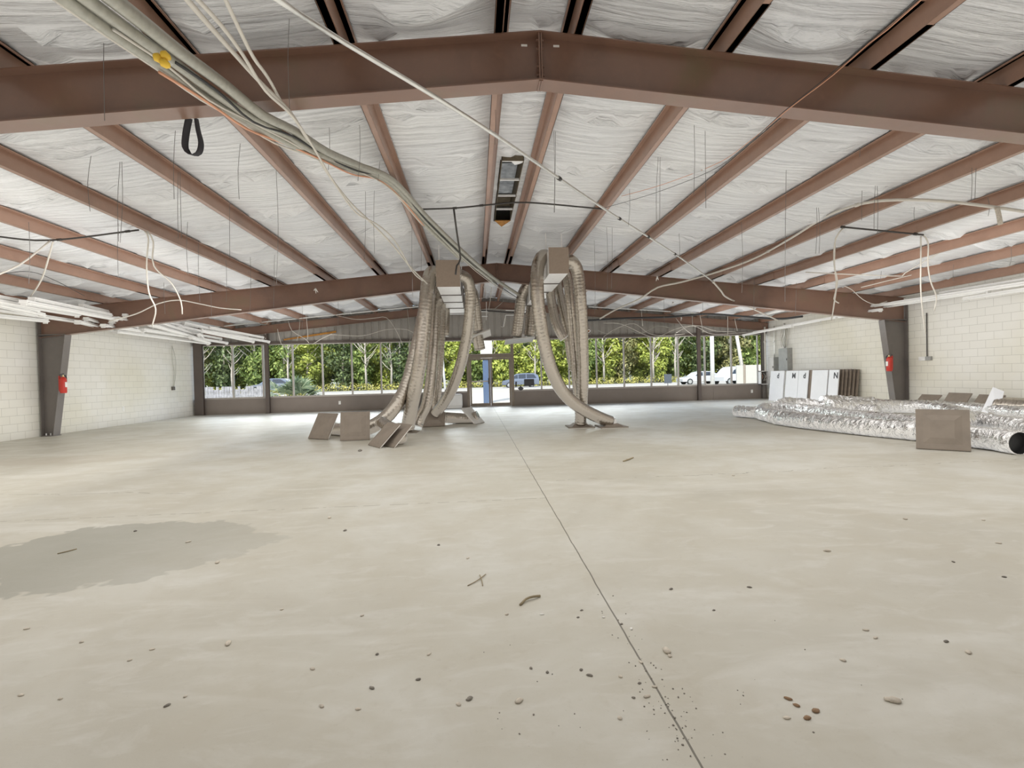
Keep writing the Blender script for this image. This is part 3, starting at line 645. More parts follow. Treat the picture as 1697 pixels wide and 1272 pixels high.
for k in range(5):
    y = 19.45+.1*k+random.uniform(-.03,.03)
    m = MB(); m.tube(spline([(12.72, y, 3.05), (12.70+random.uniform(-.06,.03), y+random.uniform(-.1,.1), 2.7), (12.66+random.uniform(-.1,.05), y+random.uniform(-.12,.12), 2.35+.05*k), (12.68, y+.04, 2.2)], .06), .012, 6)
    tag(m.build('hanging_cable', random.choice(['cable_grey','cable_white']), None, True), 'loose cable tails sprouting above the breaker panel', 'cable', 'cable tails above the breaker panel')
t = thing('outlet_box', 'white outlet box ending a dark drop pipe on block wall', 'outlet', (XR, 13.34, 1.46))
m = MB(); m.bb((XR-.001, 13.30, 1.41), (XR-.06, 13.52, 1.52)); m.build('cover', 'outlet_white', t)
m = MB(); m.bb((XR-.001, 13.14, 1.41), (XR-.07, 13.30, 1.52)); m.build('back_box', 'grey_box', t)
m = MB(); m.cyl((XR-.03, 13.28, 1.52), (XR-.03, 13.28, 2.75), .014, 8); m.build('drop_pipe', 'dark_metal', t)
def outlet(label, c, nrm, grp='white wall outlets'):
    c = V(c); n = V(nrm); t = thing('wall_outlet', label, 'outlet', c, grp); u = V((0,0,1)).cross(n)
    M = Matrix((u, V((0,0,1)), n)).transposed(); m = MB(); m.box(c+n*.005, (.09,.14,.01), M); m.build('cover_plate', 'outlet_white', t)
    for s in (-1, 1): m = MB(); m.box(c+n*.011+V((0,0,.03*s)), (.035,.03,.004), M); m.build('socket', 'tag_white', t)
outlet('white outlet low on the block wall beside tapered column', (XL, 17.03, .53), (1,0,0))
p = at(563, 667, Y=YB); outlet('white outlet on the knee wall below the bright trees', (p.x, YB, p.z), (0,-1,0))
p = at(1246, 648, Y=YB); outlet('white outlet on the knee wall near the electrical corner', (p.x, YB, p.z), (0,-1,0))
t = thing('plug_box', 'small dark plug with dangling cord on the block wall', 'outlet', (XL, 19.71, 1.13))
m = MB(); m.bb((XL, 19.63, 1.06), (XL+.07, 19.76, 1.19)); m.build('plug', 'dark_box', t)
m = MB(); m.bb((XL, 19.78, 1.08), (XL+.02, 19.88, 1.2)); m.build('cover_plate', 'outlet_white', t)
for d in (0, .05): m = MB(); m.tube(spline([(XL+.05, 19.68+d, 1.18), (XL+.05, 19.75+d*2, 1.7), (XL+.06, 19.65+d*4, 2.3), (XL+.1, 19.6, 2.72)], .1), .008, 6); m.build('cord', 'cable_grey', t, True)
# ------------------------------------------------------------------ strip lights heaped near the side walls
def strip(label, a, b, grp, w=.11):
    a, b = V(a), V(b); d = (b-a); L = d.length; d.normalize(); s = d.cross(V((0,0,1))).normalized(); u = s.cross(d)
    M = Matrix((d, s, u)).transposed(); t = thing('hanging_strip_light', label, 'strip light', (a+b)/2, grp); c = (a+b)/2
    m = MB(); m.box(c+u*.03, (L, w*.62, .055), M); m.build('housing', 'white_paint', t)
    m = MB(); m.box(c+u*.002+s*w*.36, (L*.985, w*.24, .014), M @ Matrix.Rotation(.5, 3, 'X')); m.box(c+u*.002-s*w*.36, (L*.985, w*.24, .014), M @ Matrix.Rotation(-.5, 3, 'X')); m.build('reflector', 'white_paint', t)
    for e in (-1, 1):
        m = MB()
        m.box(c+d*(e*(L/2-.02))-u*.02, (.03,.085,.05), M)
        m.build('lamp_socket', 'white_plastic', t)
    return t
SLG, SRG = 'white strip lights heaped along the stained-floor wall', 'white strip lights along the silver-duct wall'
SL_ = [((-30,497,9.0),(128,523,12.6)), ((38,502,9.6),(192,530,13.6)), ((-20,503,9.6),(70,523,11.3)), ((-25,511,10.4),(127,534,13.6)), ((-25,523,10.8),(76,533,12.6)),
       ((120,512,12.6),(248,539,16.2)), ((192,528,13.6),(332,552,18.6)), ((128,534,13.0),(190,549,15.2)), ((192,550,14.8),(345,570,19.2)), ((236,547,15.2),(376,569,19.8)),
       ((170,540,13.6),(236,550,15.4)), ((240,531,15.6),(335,551,18.6)), ((290,541,16.9),(420,567,20.2)), ((332,548,17.8),(446,567,20.6)), ((316,560,17.0),(346,569,18.8)), ((238,536,14.6),(330,562,18.0))]
POS = ['topmost at the camera end', 'above the column top, lying over others', 'short one poking from the camera end', 'second layer at the camera end', 'lowest at the camera end, above the column', 'long one crossing in front of the brown beam', 'long upper one past the column', 'short one right at the column top', 'lowest along the block wall', 'low one ending by the corner post',
       'tucked under the long upper one', 'upper one over the block wall', 'end one reaching the fence window', 'outermost end one nearest the storefront', 'short low one by the corner post', 'slanted one under the heap']
for (a, b), q in zip(SL_, POS):
    strip('white strip light, ' + q, at(a[0], a[1], Y=a[2]), at(b[0], b[1], Y=b[2]), SLG, .19)
    if int(a[0]) % 2 == 0: strip('white strip light buried in the thick of the heap on the stained-floor side', at(a[0]+14, a[1]-5, Y=a[2]+.3), at(b[0]-10, b[1]-7, Y=b[2]-.3), SLG, .17)
SR_ = [((1720,468,9.2),(1480,503,13.4)), ((1720,462,9.4),(1560,487,12.0)), ((1640,482,10.6),(1456,511,14.3)), ((1560,493,12.0),(1400,514,15.0)), ((1425,520,14.6),(1300,541,18.5)), ((1360,531,16.4),(1232,556,20.6)), ((1314,541,17.6),(1250,551,20.4)), ((1322,509,16.0),(1255,524,19.5)), ((1318,505,16.6),(1250,522,19.9)), ((1720,478,9.3),(1600,496,11.4)), ((1460,514,13.6),(1385,525,15.4))]
POS = ['long upper one above block wall at camera end', 'topmost short one at the camera end', 'lower one ending over the column', 'middle one crossing in front of the column', 'over the white boards, upper', 'end one reaching the storefront corner', 'low short one above the electrical boxes', 'high one tucked under brown beam, lower', 'high one tucked under brown beam, upper', 'lowest one against the bare block wall', 'short one just past the column']
for (a, b), q in zip(SR_, POS): strip('white strip light, ' + q, at(a[0], a[1], Y=a[2]), at(b[0], b[1], Y=b[2]), SRG, .18)
# ------------------------------------------------------------------ pipes, conduits, cables overhead
pipe('gas_pipe', 'thin dark pipe slung across under purlins beside the ridge vent', 'pipe', [(-.98,8.9,4.22),(-.29,8.98,4.27),(.34,8.95,4.32),(1.0,8.9,4.34),(2.36,8.86,4.21)], .014, 'dark_metal', None, (.2,.38))
a = at(752, 346, Y=8.98); pipe('gas_pipe', 'bent dark drop rod hanging from pipe above the tan duct cap', 'pipe', [a, at(757,385,Y=9.2), at(763,428,Y=9.5), at(757,440,Y=9.5), at(755,455,Y=9.5)], .017, 'dark_metal')
pipe('gas_pipe', 'dark pipe under the purlins above the heaped strip lights', 'pipe', [at(-20,390,Y=8.4), at(82,398,Y=8.6), at(230,381,Y=8.7)], .014, 'dark_metal', None, (.5, .97))
pipe('gas_pipe', 'dark pipe under the purlins above the silver ducts', 'pipe', [at(1397,376,Y=8.6), at(1530,389,Y=8.7)], .016, 'dark_metal', None, (.03, .97))
pipe('hanging_conduit', 'long straight metal conduit slung diagonally below the roof', 'conduit', [at(440,-15,Y=2.6), at(570,70,Y=3.4), at(800,210,Y=4.45), at(1000,345,Y=7.3), at(1110,415,Y=9.8), at(1160,450,Y=11.8), at(1182,467,Y=12.6)], .017, 'conduit', None, (.33, .52, .62, .75), step=.3, cmat='dark_metal')
pipe('hanging_conduit', 'bent lower length of the diagonal conduit in front of beam', 'conduit', [at(1182,467,Y=12.6), at(1195,482,Y=13.0), at(1205,493,Y=13.5), at(1240,508,Y=15), at(1290,531,Y=17)], .022, 'cable_white', None, (.02,.4))
pipe('hanging_cable', 'thick white flexible conduit arching over the silver-duct side', 'cable', [at(1720,354,Y=6.6), at(1640,342,Y=6.8), at(1560,333,Y=7), at(1490,331,Y=7.3), at(1430,337,Y=7.8), at(1370,358,Y=8.8), at(1310,395,Y=10), at(1250,428,Y=11.5), at(1190,450,Y=12.6), at(1130,467,Y=13), at(1090,476,Y=13.2), at(1060,495,Y=13.6), at(1020,513,Y=14.5), at(994,528,Y=15)], .022, 'cable_white', None, (.22,.5))
pipe('paper_scrap', 'scrap of yellowed wrap hanging on the arching white conduit', 'scrap', [at(1652,343,Y=6.75), at(1655,355,Y=6.75), at(1658,372,Y=6.75)], .03, 'chip')
B = lambda *l: A(*l)
bun = [((75,-30,2.5),(165,35,2.9),(255,98,3.45),(330,150,4.0),(400,195,4.5),(460,225,5.0),(520,254,5.6),(580,278,6.5),(640,302,7.5),(700,368,9.0),(765,430,10.6),(815,470,13.0),(880,512,16))]
def bundle(label, off, r, mat, s=0, e=12, wob=0, seed=0):
    pts = []
    for i, (x, y, Y) in enumerate(bun[0][s:e]):
        k = i+s; f = max(.25, 1.12-k*.12)
        pts.append(at(x+off[0]*f+wob*8*noise.noise(V((k*.9, seed, 0))), y+off[1]*f+wob*8*noise.noise(V((k*.9, seed, 9))), Y=Y))
    pipe('hanging_cable', label, 'cable', pts, r, mat, 'cable bundle slung from the roof', n=8)
bundle('thick grey flexible conduit, upper of the big slung bundle', (52,-12), .042, 'cable_grey', 0, 13, .5, 1)
bundle('grey flexible conduit, middle of the big slung bundle', (30,2), .034, 'cable_grey', 0, 12, .5, 2)
bundle('pale grey conduit, lower edge of the big slung bundle', (8,10), .034, 'cable_grey', 0, 11, .5, 3)
bundle('salmon-coloured cable swinging below the slung bundle', (12,24), .010, 'cable_salmon', 2, 10, 1, 4)
bundle('orange cable running inside the slung bundle', (34,-4), .009, 'cable_salmon', 0, 9, .6, 5)
bundle('thin white cable along the lower side of bundle', (2,18), .009, 'cable_white', 0, 10, .8, 6)
bundle('thin white cable looping around the slung bundle', (22,14), .008, 'cable_white', 1, 13, 1.8, 7)
bundle('thin black cable tied along the slung bundle', (40,6), .010, 'cable_black', 2, 13, 1, 8)
for k, (x, y) in enumerate(((262,96), (273,105), (274,92))):
    c = at(x, y, Y=3.1); m = MB(); d = V((.6,.3,-.4)).normalized(); m.tube([c-d*.026, c-d*.009, c+d*.018, c+d*.03], [.010,.027,.020,.007], 10)
    tag(m.build('wire_connector', 'wirenut', None, True), ['yellow wire nut at the start of its cluster on bundle', 'yellow wire nut hanging lowest of the bundle cluster', 'yellow wire nut highest of the bundle cluster'][k], 'wire nut', 'yellow wire nuts')
NCAB = 0
def cab(label, pts, r=.009, mat='cable_white', group='loose hanging cables'):
    return pipe('hanging_cable', label, 'cable', A(*pts), r, mat, group, n=6, step=.12)
cab('pale cable pair crossing bundle and falling to the trunk duct', [(285,-30,2.5),(345,40,2.9),(385,85,3.4),(430,135,3.9),(480,185,4.5),(510,232,5.2),(545,290,6.2),(580,335,7.2),(612,366,8),(650,405,9),(680,442,10),(708,470,10.8)], .015)
cab('second pale cable beside the pair, looser near the top', [(300,-30,2.5),(365,40,2.9),(402,90,3.4),(440,150,3.9),(484,192,4.5),(520,245,5.2),(552,300,6.2),(590,352,7.2),(625,372,8),(655,400,9),(684,450,10),(700,465,10.5)], .012)
cab('third pale thin cable splitting off high above near beam', [(360,-30,2.5),(395,45,2.95),(420,95,3.4),(445,130,3.9),(470,175,4.5),(488,196,4.6)], .012)
cab('thin tan twin wires slanting down from the roof corner', [(1560,-30,3.5),(1470,50,4.0),(1440,72,4.1),(1380,125,4.25),(1310,178,4.42),(1250,228,5.2),(1190,270,7),(1100,305,7.8),(1030,325,8.4)], .0042, 'cable_salmon')
cab('dark wire running close beside the tan twin wires', [(1550,-30,3.5),(1462,50,4.0),(1430,76,4.1),(1370,128,4.25),(1300,184,4.42),(1240,238,5.2),(1180,282,7),(1090,318,7.8),(1000,345,8.4)], .0035, 'cable_black')
cab('white cord hanging outer from the dark pipe, over strip lights', [(240,383,8.7),(246,395,8.8),(243,440,9.2),(247,485,9.6),(258,512,10),(252,540,10.4)], .013)
cab('white cord hanging inner from dark pipe, swinging toward beam', [(244,383,8.7),(254,400,8.8),(255,440,9.2),(285,470,10),(300,500,10.6),(302,520,10.8)], .013)
cab('white cord draped flat in front of the brown beam', [(180,532,12.6),(225,520,12.8),(262,503,13),(295,497,13.2),(330,503,13.4),(365,510,13.6),(400,513,13.7)], .014)
cab('white cord sweeping away from pipe clamp to the frame edge', [(83,399,8.6),(60,418,8.4),(30,440,8.2),(-20,462,8)], .013)
cab('white cord hanging straight down from the pipe clamp', [(88,400,8.6),(82,422,8.8),(72,455,9.2),(62,475,9.6),(50,492,10)], .013)
cab('dark thin wire strung over the heaped strip lights', [(-10,455,9),(48,450,9.6),(90,464,10.6),(140,490,12)], .006, 'cable_black')
cab('pale cord hanging in a long drop in front of the column', [(1397,378,8.6),(1385,395,8.7),(1382,430,9),(1386,470,9.4),(1382,505,9.8),(1378,530,10.2)], .013)
cab('pale cord twisted with the long drop, shorter', [(1384,400,8.8),(1383,440,9),(1388,470,9.4),(1382,495,9.7),(1390,502,9.8)], .012)
cab('pale cord dropping straight to the block wall', [(1526,392,8.7),(1526,430,9.2),(1526,480,9.8),(1530,525,10.4),(1534,552,10.8)], .013)
cab('pale cord hooked outward beside straight drop at wall', [(1530,390,8.7),(1538,402,8.9),(1538,440,9.4),(1543,468,9.8),(1552,492,10.2),(1548,515,10.4)], .013)
cab('white thin rod bent across below the purlins, silver-duct side', [(1335,451,11.6),(1400,454,11.6),(1488,457,11.2),(1500,452,11),(1580,405,9.8),(1660,362,8.6),(1720,330,7.8)], .012)
cab('long thin white rod rising along the block wall eave', [(1427,476,13),(1500,458,12),(1580,440,11),(1720,408,9.3)], .012)
cab('grey cord looping off the beam toward the column', [(1400,474,13.4),(1412,480,13.4),(1430,496,13.4),(1450,504,13.4),(1470,499,13.4)], .010, 'cable_white')
# wiring in front of the gable panel
Yg = 20.3
GC = [[(200,548),(260,543),(330,535),(420,521),(480,517),(540,513),(620,507),(700,505),(740,503)], [(460,545),(463,560),(470,575),(486,572)], [(478,532),(484,548),(505,561),(512,568)], [(505,505),(508,530),(510,558),(507,563)], [(497,522),(496,545),(492,565)],
      [(560,523),(590,529),(620,527),(640,526),(655,545),(668,572)], [(546,554),(600,556),(640,546),(675,546),(690,556),(700,566)], [(518,570),(535,560),(550,553)], [(675,512),(680,560),(676,575)], [(430,505),(455,490),(480,489),(500,494)],
      [(1000,535),(1030,537),(1070,555),(1090,558),(1120,545),(1150,540),(1180,553),(1230,551),(1260,548)], [(1000,558),(1020,545),(1050,536),(1075,552),(1100,556),(1135,553)], [(985,545),(1010,553),(1030,541),(1060,552),(1090,540),(1110,543)], [(1120,527),(1135,545),(1150,556)], [(1118,553),(1140,541),(1160,540),(1185,548),(1220,550)],
      [(900,470),(898,500),(905,520),(900,560)], [(806,505),(806,525),(798,540)], [(815,470),(812,500),(808,520)], [(775,440),(785,455),(795,467),(803,478),(804,490),(798,495)], [(780,432),(790,450),(800,465),(806,470)], [(835,498),(828,505),(818,513)], [(838,523),(836,540),(830,541)], [(1056,470),(1060,490),(1062,505),(1065,540)], [(1155,440),(1157,500),(1165,550)], [(1133,480),(1145,500),(1148,540)], [(1206,500),(1206,555)], [(1215,505),(1218,530),(1222,548)],
      [(1240,500),(1246,485),(1254,483),(1262,500)], [(400,515),(420,530),(440,538),(450,520)], [(345,530),(370,515),(388,502),(395,490)], [(330,545),(350,530),(380,517),(412,500)]]
for k, g in enumerate(GC):
    lab = 'pale loose cable tangled in front of the grey gable panel'
    pipe('hanging_cable', lab, 'cable', [at(x, y, Y=Yg - (2.0 if y < 480 else 0) + .04*(k % 7)) for x, y in g], .011, 'cable_white' if k % 4 else 'cable_grey', 'loose cables before the gable', n=6, step=.15)
pipe('conduit_pipe', 'white conduit strung straight along the gable end beam', 'conduit', [at(330,545,Y=20.2), at(400,537,Y=20.2), at(700,507,Y=20.2)], .025, 'conduit', None, (.3,.7))
pipe('conduit_pipe', 'white conduit along end beam on the silver-duct side', 'conduit', [at(975,508,Y=20.2), at(1080,514,Y=20.2), at(1160,519,Y=20.2)], .025, 'conduit', None, (.5,))
pipe('gas_pipe', 'thick black pipe sagging below end beam toward electrical corner', 'pipe', [at(968,531,Y=19.6), at(1040,527,Y=19.5), at(1110,525,Y=19.4), at(1170,520,Y=19.3), at(1230,524,Y=19), at(1290,528,Y=18.4), at(1330,524,Y=17.6)], .04, 'cable_black')
pipe('gas_pipe', 'dark pipe strung across above the glass doors', 'pipe', [at(795,514,Y=19.8), at(870,519,Y=19.8), at(895,520,Y=19.8)], .03, 'dark_metal')
m = MB(); a = at(800,516,Y=18); m.tube([at(797,516,Y=18), at(808,516,Y=18)], .012, 6); m.tube([at(797,524,Y=18), at(808,524,Y=18)], .012, 6); m.tube([at(806,500,Y=18), at(806,530,Y=18)], .008, 6); tag(m.build('hanging_grid_piece', 'white_paint'), 'white ceiling grid scrap dangling beside the tilted diffuser', 'ceiling grid piece')
m = MB(); m.tube([at(838,514,Y=18), at(856,514,Y=18)], .012, 6); m.tube([at(838,522,Y=18), at(854,522,Y=18)], .012, 6); m.tube([at(838,522,Y=18), at(834,541,Y=18)], .01, 6); tag(m.build('hanging_grid_piece', 'white_paint'), 'white ceiling grid scrap dangling beside the flat hanging diffuser', 'ceiling grid piece')
m = MB(); a = at(470,564,Y=YB-.02); b = at(557,551,Y=YB-.02); m.prism([a, b, b+V((0,0,.08)), a+V((0,0,.06))], (0, .02, 0)); tag(m.build('rusty_angle', 'rust_orange'), 'rusty yellow-brown strip slanting on the grey gable', 'metal strip')
for x, y in ((1129,526), (1115,500), (1089,458), (523,478), (249,443)):
    c = at(x, y, Y=12.5 if y < 500 else 17); m = MB()
    for k in range(4): m.tube([c, c+V((random.uniform(-.07,.07), random.uniform(-.05,.05), random.uniform(-.12,.02)))], [.018,.006], 6)
    tag(m.build('hanging_tape_scrap', 'tag_white', None, True), 'small white tape scrap dangling on a hanger wire', 'scrap', 'white tape scraps')
# strap loop
m = MB(); pts = spline([at(313,196,Y=4.85), at(308,222,Y=4.85), at(307,245,Y=4.85), at(317,257,Y=4.86), at(329,254,Y=4.88), at(333,238,Y=4.9), at(328,215,Y=4.9), at(325,196,Y=4.9)], .03)
vs = []; fs = []
for i, p in enumerate(pts):
    dw = V((.02*math.cos(i*.05), .022, 0)); vs += [p-dw, p+dw, p+dw+V((.002,0,.002)), p-dw+V((.002,0,.002))]
    if i: b = 4*i; fs += [(b-4+j, b-4+(j+1) % 4, b+(j+1) % 4, b+j) for j in range(4)]
m.add(vs, fs); tag(m.build('hanging_strap', 'strap_black', None, True), 'black webbing strap looped under the overhead roof beam', 'strap')
# hanger wires
HW = [(175,60,200,4.5,'f'),(482,60,185,4.5,'f'),(150,235,350,6.2,0),(198,245,400,6.4,0),(201,245,402,6.4,0),(290,200,330,5.8,0),(296,305,395,6.8,0),(299,305,395,6.8,0),(398,232,330,6.2,0),(545,187,282,6,0),(595,180,300,6,0),(628,215,300,7,0),(458,290,470,7,0),(620,305,420,8,0),(605,300,430,8,0),(683,366,495,9.4,0),(696,380,470,9.6,0),
      (917,185,352,6.4,0),(920,190,352,6.4,0),(1090,218,372,6.8,0),(1094,260,372,6.8,0),(1150,186,322,5.9,0),(1168,186,345,6,0),(1302,225,500,6.8,0),(1424,210,260,6,0),(1428,262,365,7.2,0),(1450,262,380,7,0),(1453,262,385,7,0),(1353,318,420,8,0),(1356,318,420,8,0),(1610,235,330,6.2,0),(1617,235,330,6.2,0),(1636,280,358,7,0),
      (1005,355,480,10,0),(1014,355,478,10,0),(1043,300,375,8,0),(1125,370,440,10,0),(1228,330,485,9,0),(1460,405,465,11.4,0),(1515,310,365,7.6,0),(1675,385,440,9,0),(1580,415,465,10.4,0),(48,380,470,8,0),(196,372,460,8.4,0),(312,395,455,8.6,0),(330,425,500,9.6,0),(380,330,430,8,0),(375,440,500,11,0),(455,420,510,11,0),(415,430,520,11,0),
      (500,470,560,14.5,0),(560,470,560,15,0),(820,150,240,5.9,0),(934,470,500,15,0),(985,400,520,11,0),(1165,480,560,16,0),(1100,470,540,15,0),(1250,460,520,13.2,0),(1320,480,520,13.3,0),(272,478,520,12.4,0),(350,470,525,13,0)]
for x, y0, y1, Y, k in HW:
    a = at(x, y0, Y=Y); zt = roof(a.x)+.01; b = at(x+random.uniform(-2,2), y1, Y=Y)
    if k == 'f': zt = 4.5
    m = MB(); top = V((a.x, Y, zt)); mid = top.lerp(b, .5)+V((random.uniform(-.02,.02), random.uniform(-.02,.02), 0)); m.tube(spline([top, mid, b], .15), .0019+.00015*Y, 4)
    tag(m.build('ceiling_hanger_wire', 'wire_steel'), 'thin dark hanger wire dangling straight down from the roof', 'wire', 'ceiling hanger wires')
# ------------------------------------------------------------------ window decals
def decal(label, poly):
    m = MB(); m.prism([at(x, y, Y=YB-.002) for x, y in poly], (0, .003, 0)); tag(m.build('window_decal', 'ink'), label, 'window decal', 'black window decals')
decal('round black decal on the window beside the door frame', [(771+4*math.cos(a), 592+4.4*math.sin(a)) for a in [i*math.pi/6 for i in range(12)]])
decal('black diamond decal low on window beside the doors', [(863,648),(868,643.5),(863,639),(858,643.5)])
decal('big black rectangular decal over the parked minivan', [(868.5,640),(885.5,638.5),(885,627.5),(868.5,628)])
decal('small upright black decal next to the door frame', [(853.6,641),(856.8,640.5),(856.5,632),(854,632)])
# ================================================================== OUTSIDE
m = MB(); m.bb((-220, YB+.15, -.35), (220, 260, -.15)); o = struct(m.build('ground_outside', 'lot'), 'pale sunlit parking lot and road outside')
m = MB(); m.bb((XL-.5, YB+.13, -.15), (XR+.5, YB+2.2, -.02)); struct(m.build('sidewalk', 'lot'))
GZ = -.15
def leaf_cloud(m, centers, per, rad, size, flat=1.0):
    for c in centers:
        c = V(c)
        for _ in range(per):
            d = V((random.gauss(0,1), random.gauss(0,1), random.gauss(0,1))).normalized()*rad*random.uniform(.55,1.05); d.z *= flat
            p = c+d; nrm = (d.normalized() + V((random.uniform(-.8,.8), random.uniform(-.8,.8), random.uniform(-.3,.9)))).normalized()
            u = nrm.orthogonal().normalized(); w = nrm.cross(u); a = random.uniform(0, 6.28); u, w = u*math.cos(a)+w*math.sin(a), w*math.cos(a)-u*math.sin(a)
            s = size*random.uniform(.6,1.3); m.add([p-u*s, p-w*s*.5, p+u*s, p+w*s*.5], [(0,1,2,3)])
protos = []
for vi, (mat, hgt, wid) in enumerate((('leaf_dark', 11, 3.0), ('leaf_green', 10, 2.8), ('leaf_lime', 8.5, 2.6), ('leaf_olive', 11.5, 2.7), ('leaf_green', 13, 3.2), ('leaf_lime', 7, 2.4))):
    random.seed(50+vi); cr = MB(); cs = []
    n = 32
    for i in range(n):
        f = (i+.5)/n; z = hgt*(.10+.9*f); r = wid*math.sin(math.pi*min(1, .2+.8*(1-f)))*random.uniform(.35,1.0); a = random.uniform(0, 6.28)
        cs.append((r*math.cos(a), r*math.sin(a), z))
    leaf_cloud(cr, cs, 95, wid*.44, .25, .75)
    tk = MB(); tk.tube(spline([(0,0,-.1), (random.uniform(-.2,.2),0,hgt*.3), (random.uniform(-.4,.4),.1,hgt*.6), (random.uniform(-.5,.5),0,hgt*.9)], .6), [.2-.012*i for i in range(99)][:len(spline([(0,0,-.1),(0,0,hgt*.3),(0,0,hgt*.6),(0,0,hgt*.9)], .6))], 8) if False else tk.tube([(0,0,-.1), (random.uniform(-.2,.2),0,hgt*.3), (random.uniform(-.4,.4),.1,hgt*.6), (random.uniform(-.5,.5),0,hgt*.9)], [.2,.16,.11,.04], 8)
    for i in range(5):
        z = hgt*random.uniform(.35,.8); a = random.uniform(0,6.28); L = wid*random.uniform(.6,1.1); tk.tube([(0,0,z), (L*.5*math.cos(a), L*.5*math.sin(a), z+L*.4), (L*math.cos(a), L*math.sin(a), z+L*.9)], [.08,.06,.03], 6)
    protos.append((cr, tk, mat))
random.seed(99)
def tree(x, y, vi, sc, label, first={}):
    cr, tk, mat = protos[vi]; t = thing('tree', label, 'tree', (x, y, GZ), 'trees across the road'); t.rotation_euler = (0, 0, random.uniform(0, 6.28)); t.scale = (sc, sc, sc*random.uniform(.9,1.1))
    if vi not in first:
        WL[t.name] = V((0,0,0)); k = tk.build('trunk', 'bark', t, True); first[vi] = (cr.build('crown', mat, t), k) if cr else (k,)
    else:
        for o in first[vi]:
            q = o.copy(); C.objects.link(q); q.parent = t
random.seed(61)
protos.append((None, MB(), 'bark')); bt = protos[-1][1]; bt.tube([(0,0,-.1),(.1,0,3),(-.1,.1,6),(.2,0,9.5)], [.17,.13,.09,.03], 8)
for i in range(16):
    z = random.uniform(2.5,8.5); a = random.uniform(0,6.28); L = random.uniform(.9,2.2); bt.tube([(0,0,z),(L*.5*math.cos(a),L*.5*math.sin(a),z+L*.45),(L*math.cos(a),L*math.sin(a),z+L*1.1)],[.06,.045,.02],6)
random.seed(99)
TN = ['dark green dense tree in the wood across the road', 'mid green bushy tree in the wood across the road', 'bright lime sunlit tree at the wood edge', 'olive half-bare tree in the wood across the road', 'tall green tree rising behind the others', 'low lime-yellow bushy tree at the wood edge', 'pale bare-branched tree at the front of the wood']
row = [(-43,0),(-39,3),(-35.5,0),(-31,1),(-27.5,4),(-24,2),(-20,0),(-16.5,1),(-13.5,2),(-10,0),(-6.5,1),(-3,5),(0,1),(3,2),(6.2,5),(9.5,2),(13,2),(16.5,1),(20,2),(23.5,3),(27,2),(30.5,1),(34,0),(37.5,3),(41,1),(45,2),(49,3)]
for x, vi in row: tree(x+random.uniform(-.8,.8), 74+random.uniform(-2.5,2.5), vi, random.uniform(.85,1.1), TN[vi])
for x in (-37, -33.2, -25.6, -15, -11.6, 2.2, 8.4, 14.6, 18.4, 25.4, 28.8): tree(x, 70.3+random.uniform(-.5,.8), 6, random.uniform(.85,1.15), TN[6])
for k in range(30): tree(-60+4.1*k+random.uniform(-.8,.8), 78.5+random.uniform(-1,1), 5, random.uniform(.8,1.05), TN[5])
for rw, (y, n0) in enumerate(((82, 24), (91, 24), (101, 22))):
    for k in range(n0):
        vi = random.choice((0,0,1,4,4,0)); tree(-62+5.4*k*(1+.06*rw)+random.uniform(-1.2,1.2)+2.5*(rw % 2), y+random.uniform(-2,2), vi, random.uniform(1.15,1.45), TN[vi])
m = MB(); random.seed(5)
for k in range(150):
    x = -50+k*.68; h = random.uniform(.4,.9); leaf_cloud(m, [(x, 68.5+random.uniform(-1.2,1.2), GZ+h*.6)], 60, .75, .12, .8)
tag(m.build('undergrowth', 'weed'), 'yellow-green weeds along the roadside below the trees', 'undergrowth', kind='stuff')
# weathered fence
x0 = at(333, 650, Y=30).x; x1 = at(440, 650, Y=30).x; zt = at(390, 640, Y=30).z
t = thing('wooden_fence', 'weathered grey board fence outside the corner windows', 'fence', (x0, 30, GZ)); x = x0-2; k = 0
m = MB(); r = random.Random(3)
while x < x1:
    g = r.random(); h = zt-GZ + (0 if 0.0 < g < .85 else -.25)
    m.bb((x, 30+r.uniform(-.01,.01), GZ), (x+.135, 30.02, GZ+h)); x += .15
m.build('boards', 'fence_wood', t)
m = MB(); m.bb((x0-2, 30.025, GZ+.3), (x1, 30.06, GZ+.4)); m.bb((x0-2, 30.025, GZ+.95), (x1, 30.06, GZ+1.05)); m.build('rail', 'fence_wood', t)
# palmetto
c = at(487, 660, Y=29); c.z = GZ
t = thing('palmetto', 'fan-leaved palmetto clump growing outside the windows', 'palm', c); random.seed(12); m = MB(); st = MB()
for k in range(46):
    a = random.uniform(0, 6.28); el = random.uniform(.25, 1.5); L = random.uniform(.6, 1.25); d = V((math.cos(a)*math.cos(el), math.sin(a)*math.cos(el), math.sin(el))); b = c+V((random.uniform(-.5,.5), random.uniform(-.4,.4), .15)); e = b+d*L
    st.tube([b, e], .016, 5); u = d.cross(V((0,0,1))).normalized(); w = u.cross(d)
    for q in range(13):
        an = -1.5+3.0*q/12; dd = (d*math.cos(an)+u*math.sin(an)); ln = random.uniform(.55,.8); tip = e+dd*ln-V((0,0,.16*ln)); sd = (u*math.cos(an)-d*math.sin(an))*.05
        m.add([e, e+dd*ln*.5+sd+w*.01, tip, e+dd*ln*.5-sd+w*.01], [(0,1,2,3)])
m.build('fronds', 'palmetto_leaf', t); st.build('leaf_stalks', 'weed', t)
def polething(name, label, cat, px, pyb, Y, r, top, mat, lean=0, n=12):
    c = at(px, pyb, Y=Y); m = MB(); m.tube([(c.x, Y, GZ), (c.x+lean, Y, top)], [r, r*.85], n); return tag(m.build(name, mat, None, True), label, cat)
polething('utility_pole', 'thick white utility pole beyond the fence', 'pole', 442, 640, 34, .20, 9, 'pole_white')
polething('utility_pole', 'thin white pole standing far off behind the hanging ducts', 'pole', 737, 620, 58, .13, 10, 'pole_white', -.5)
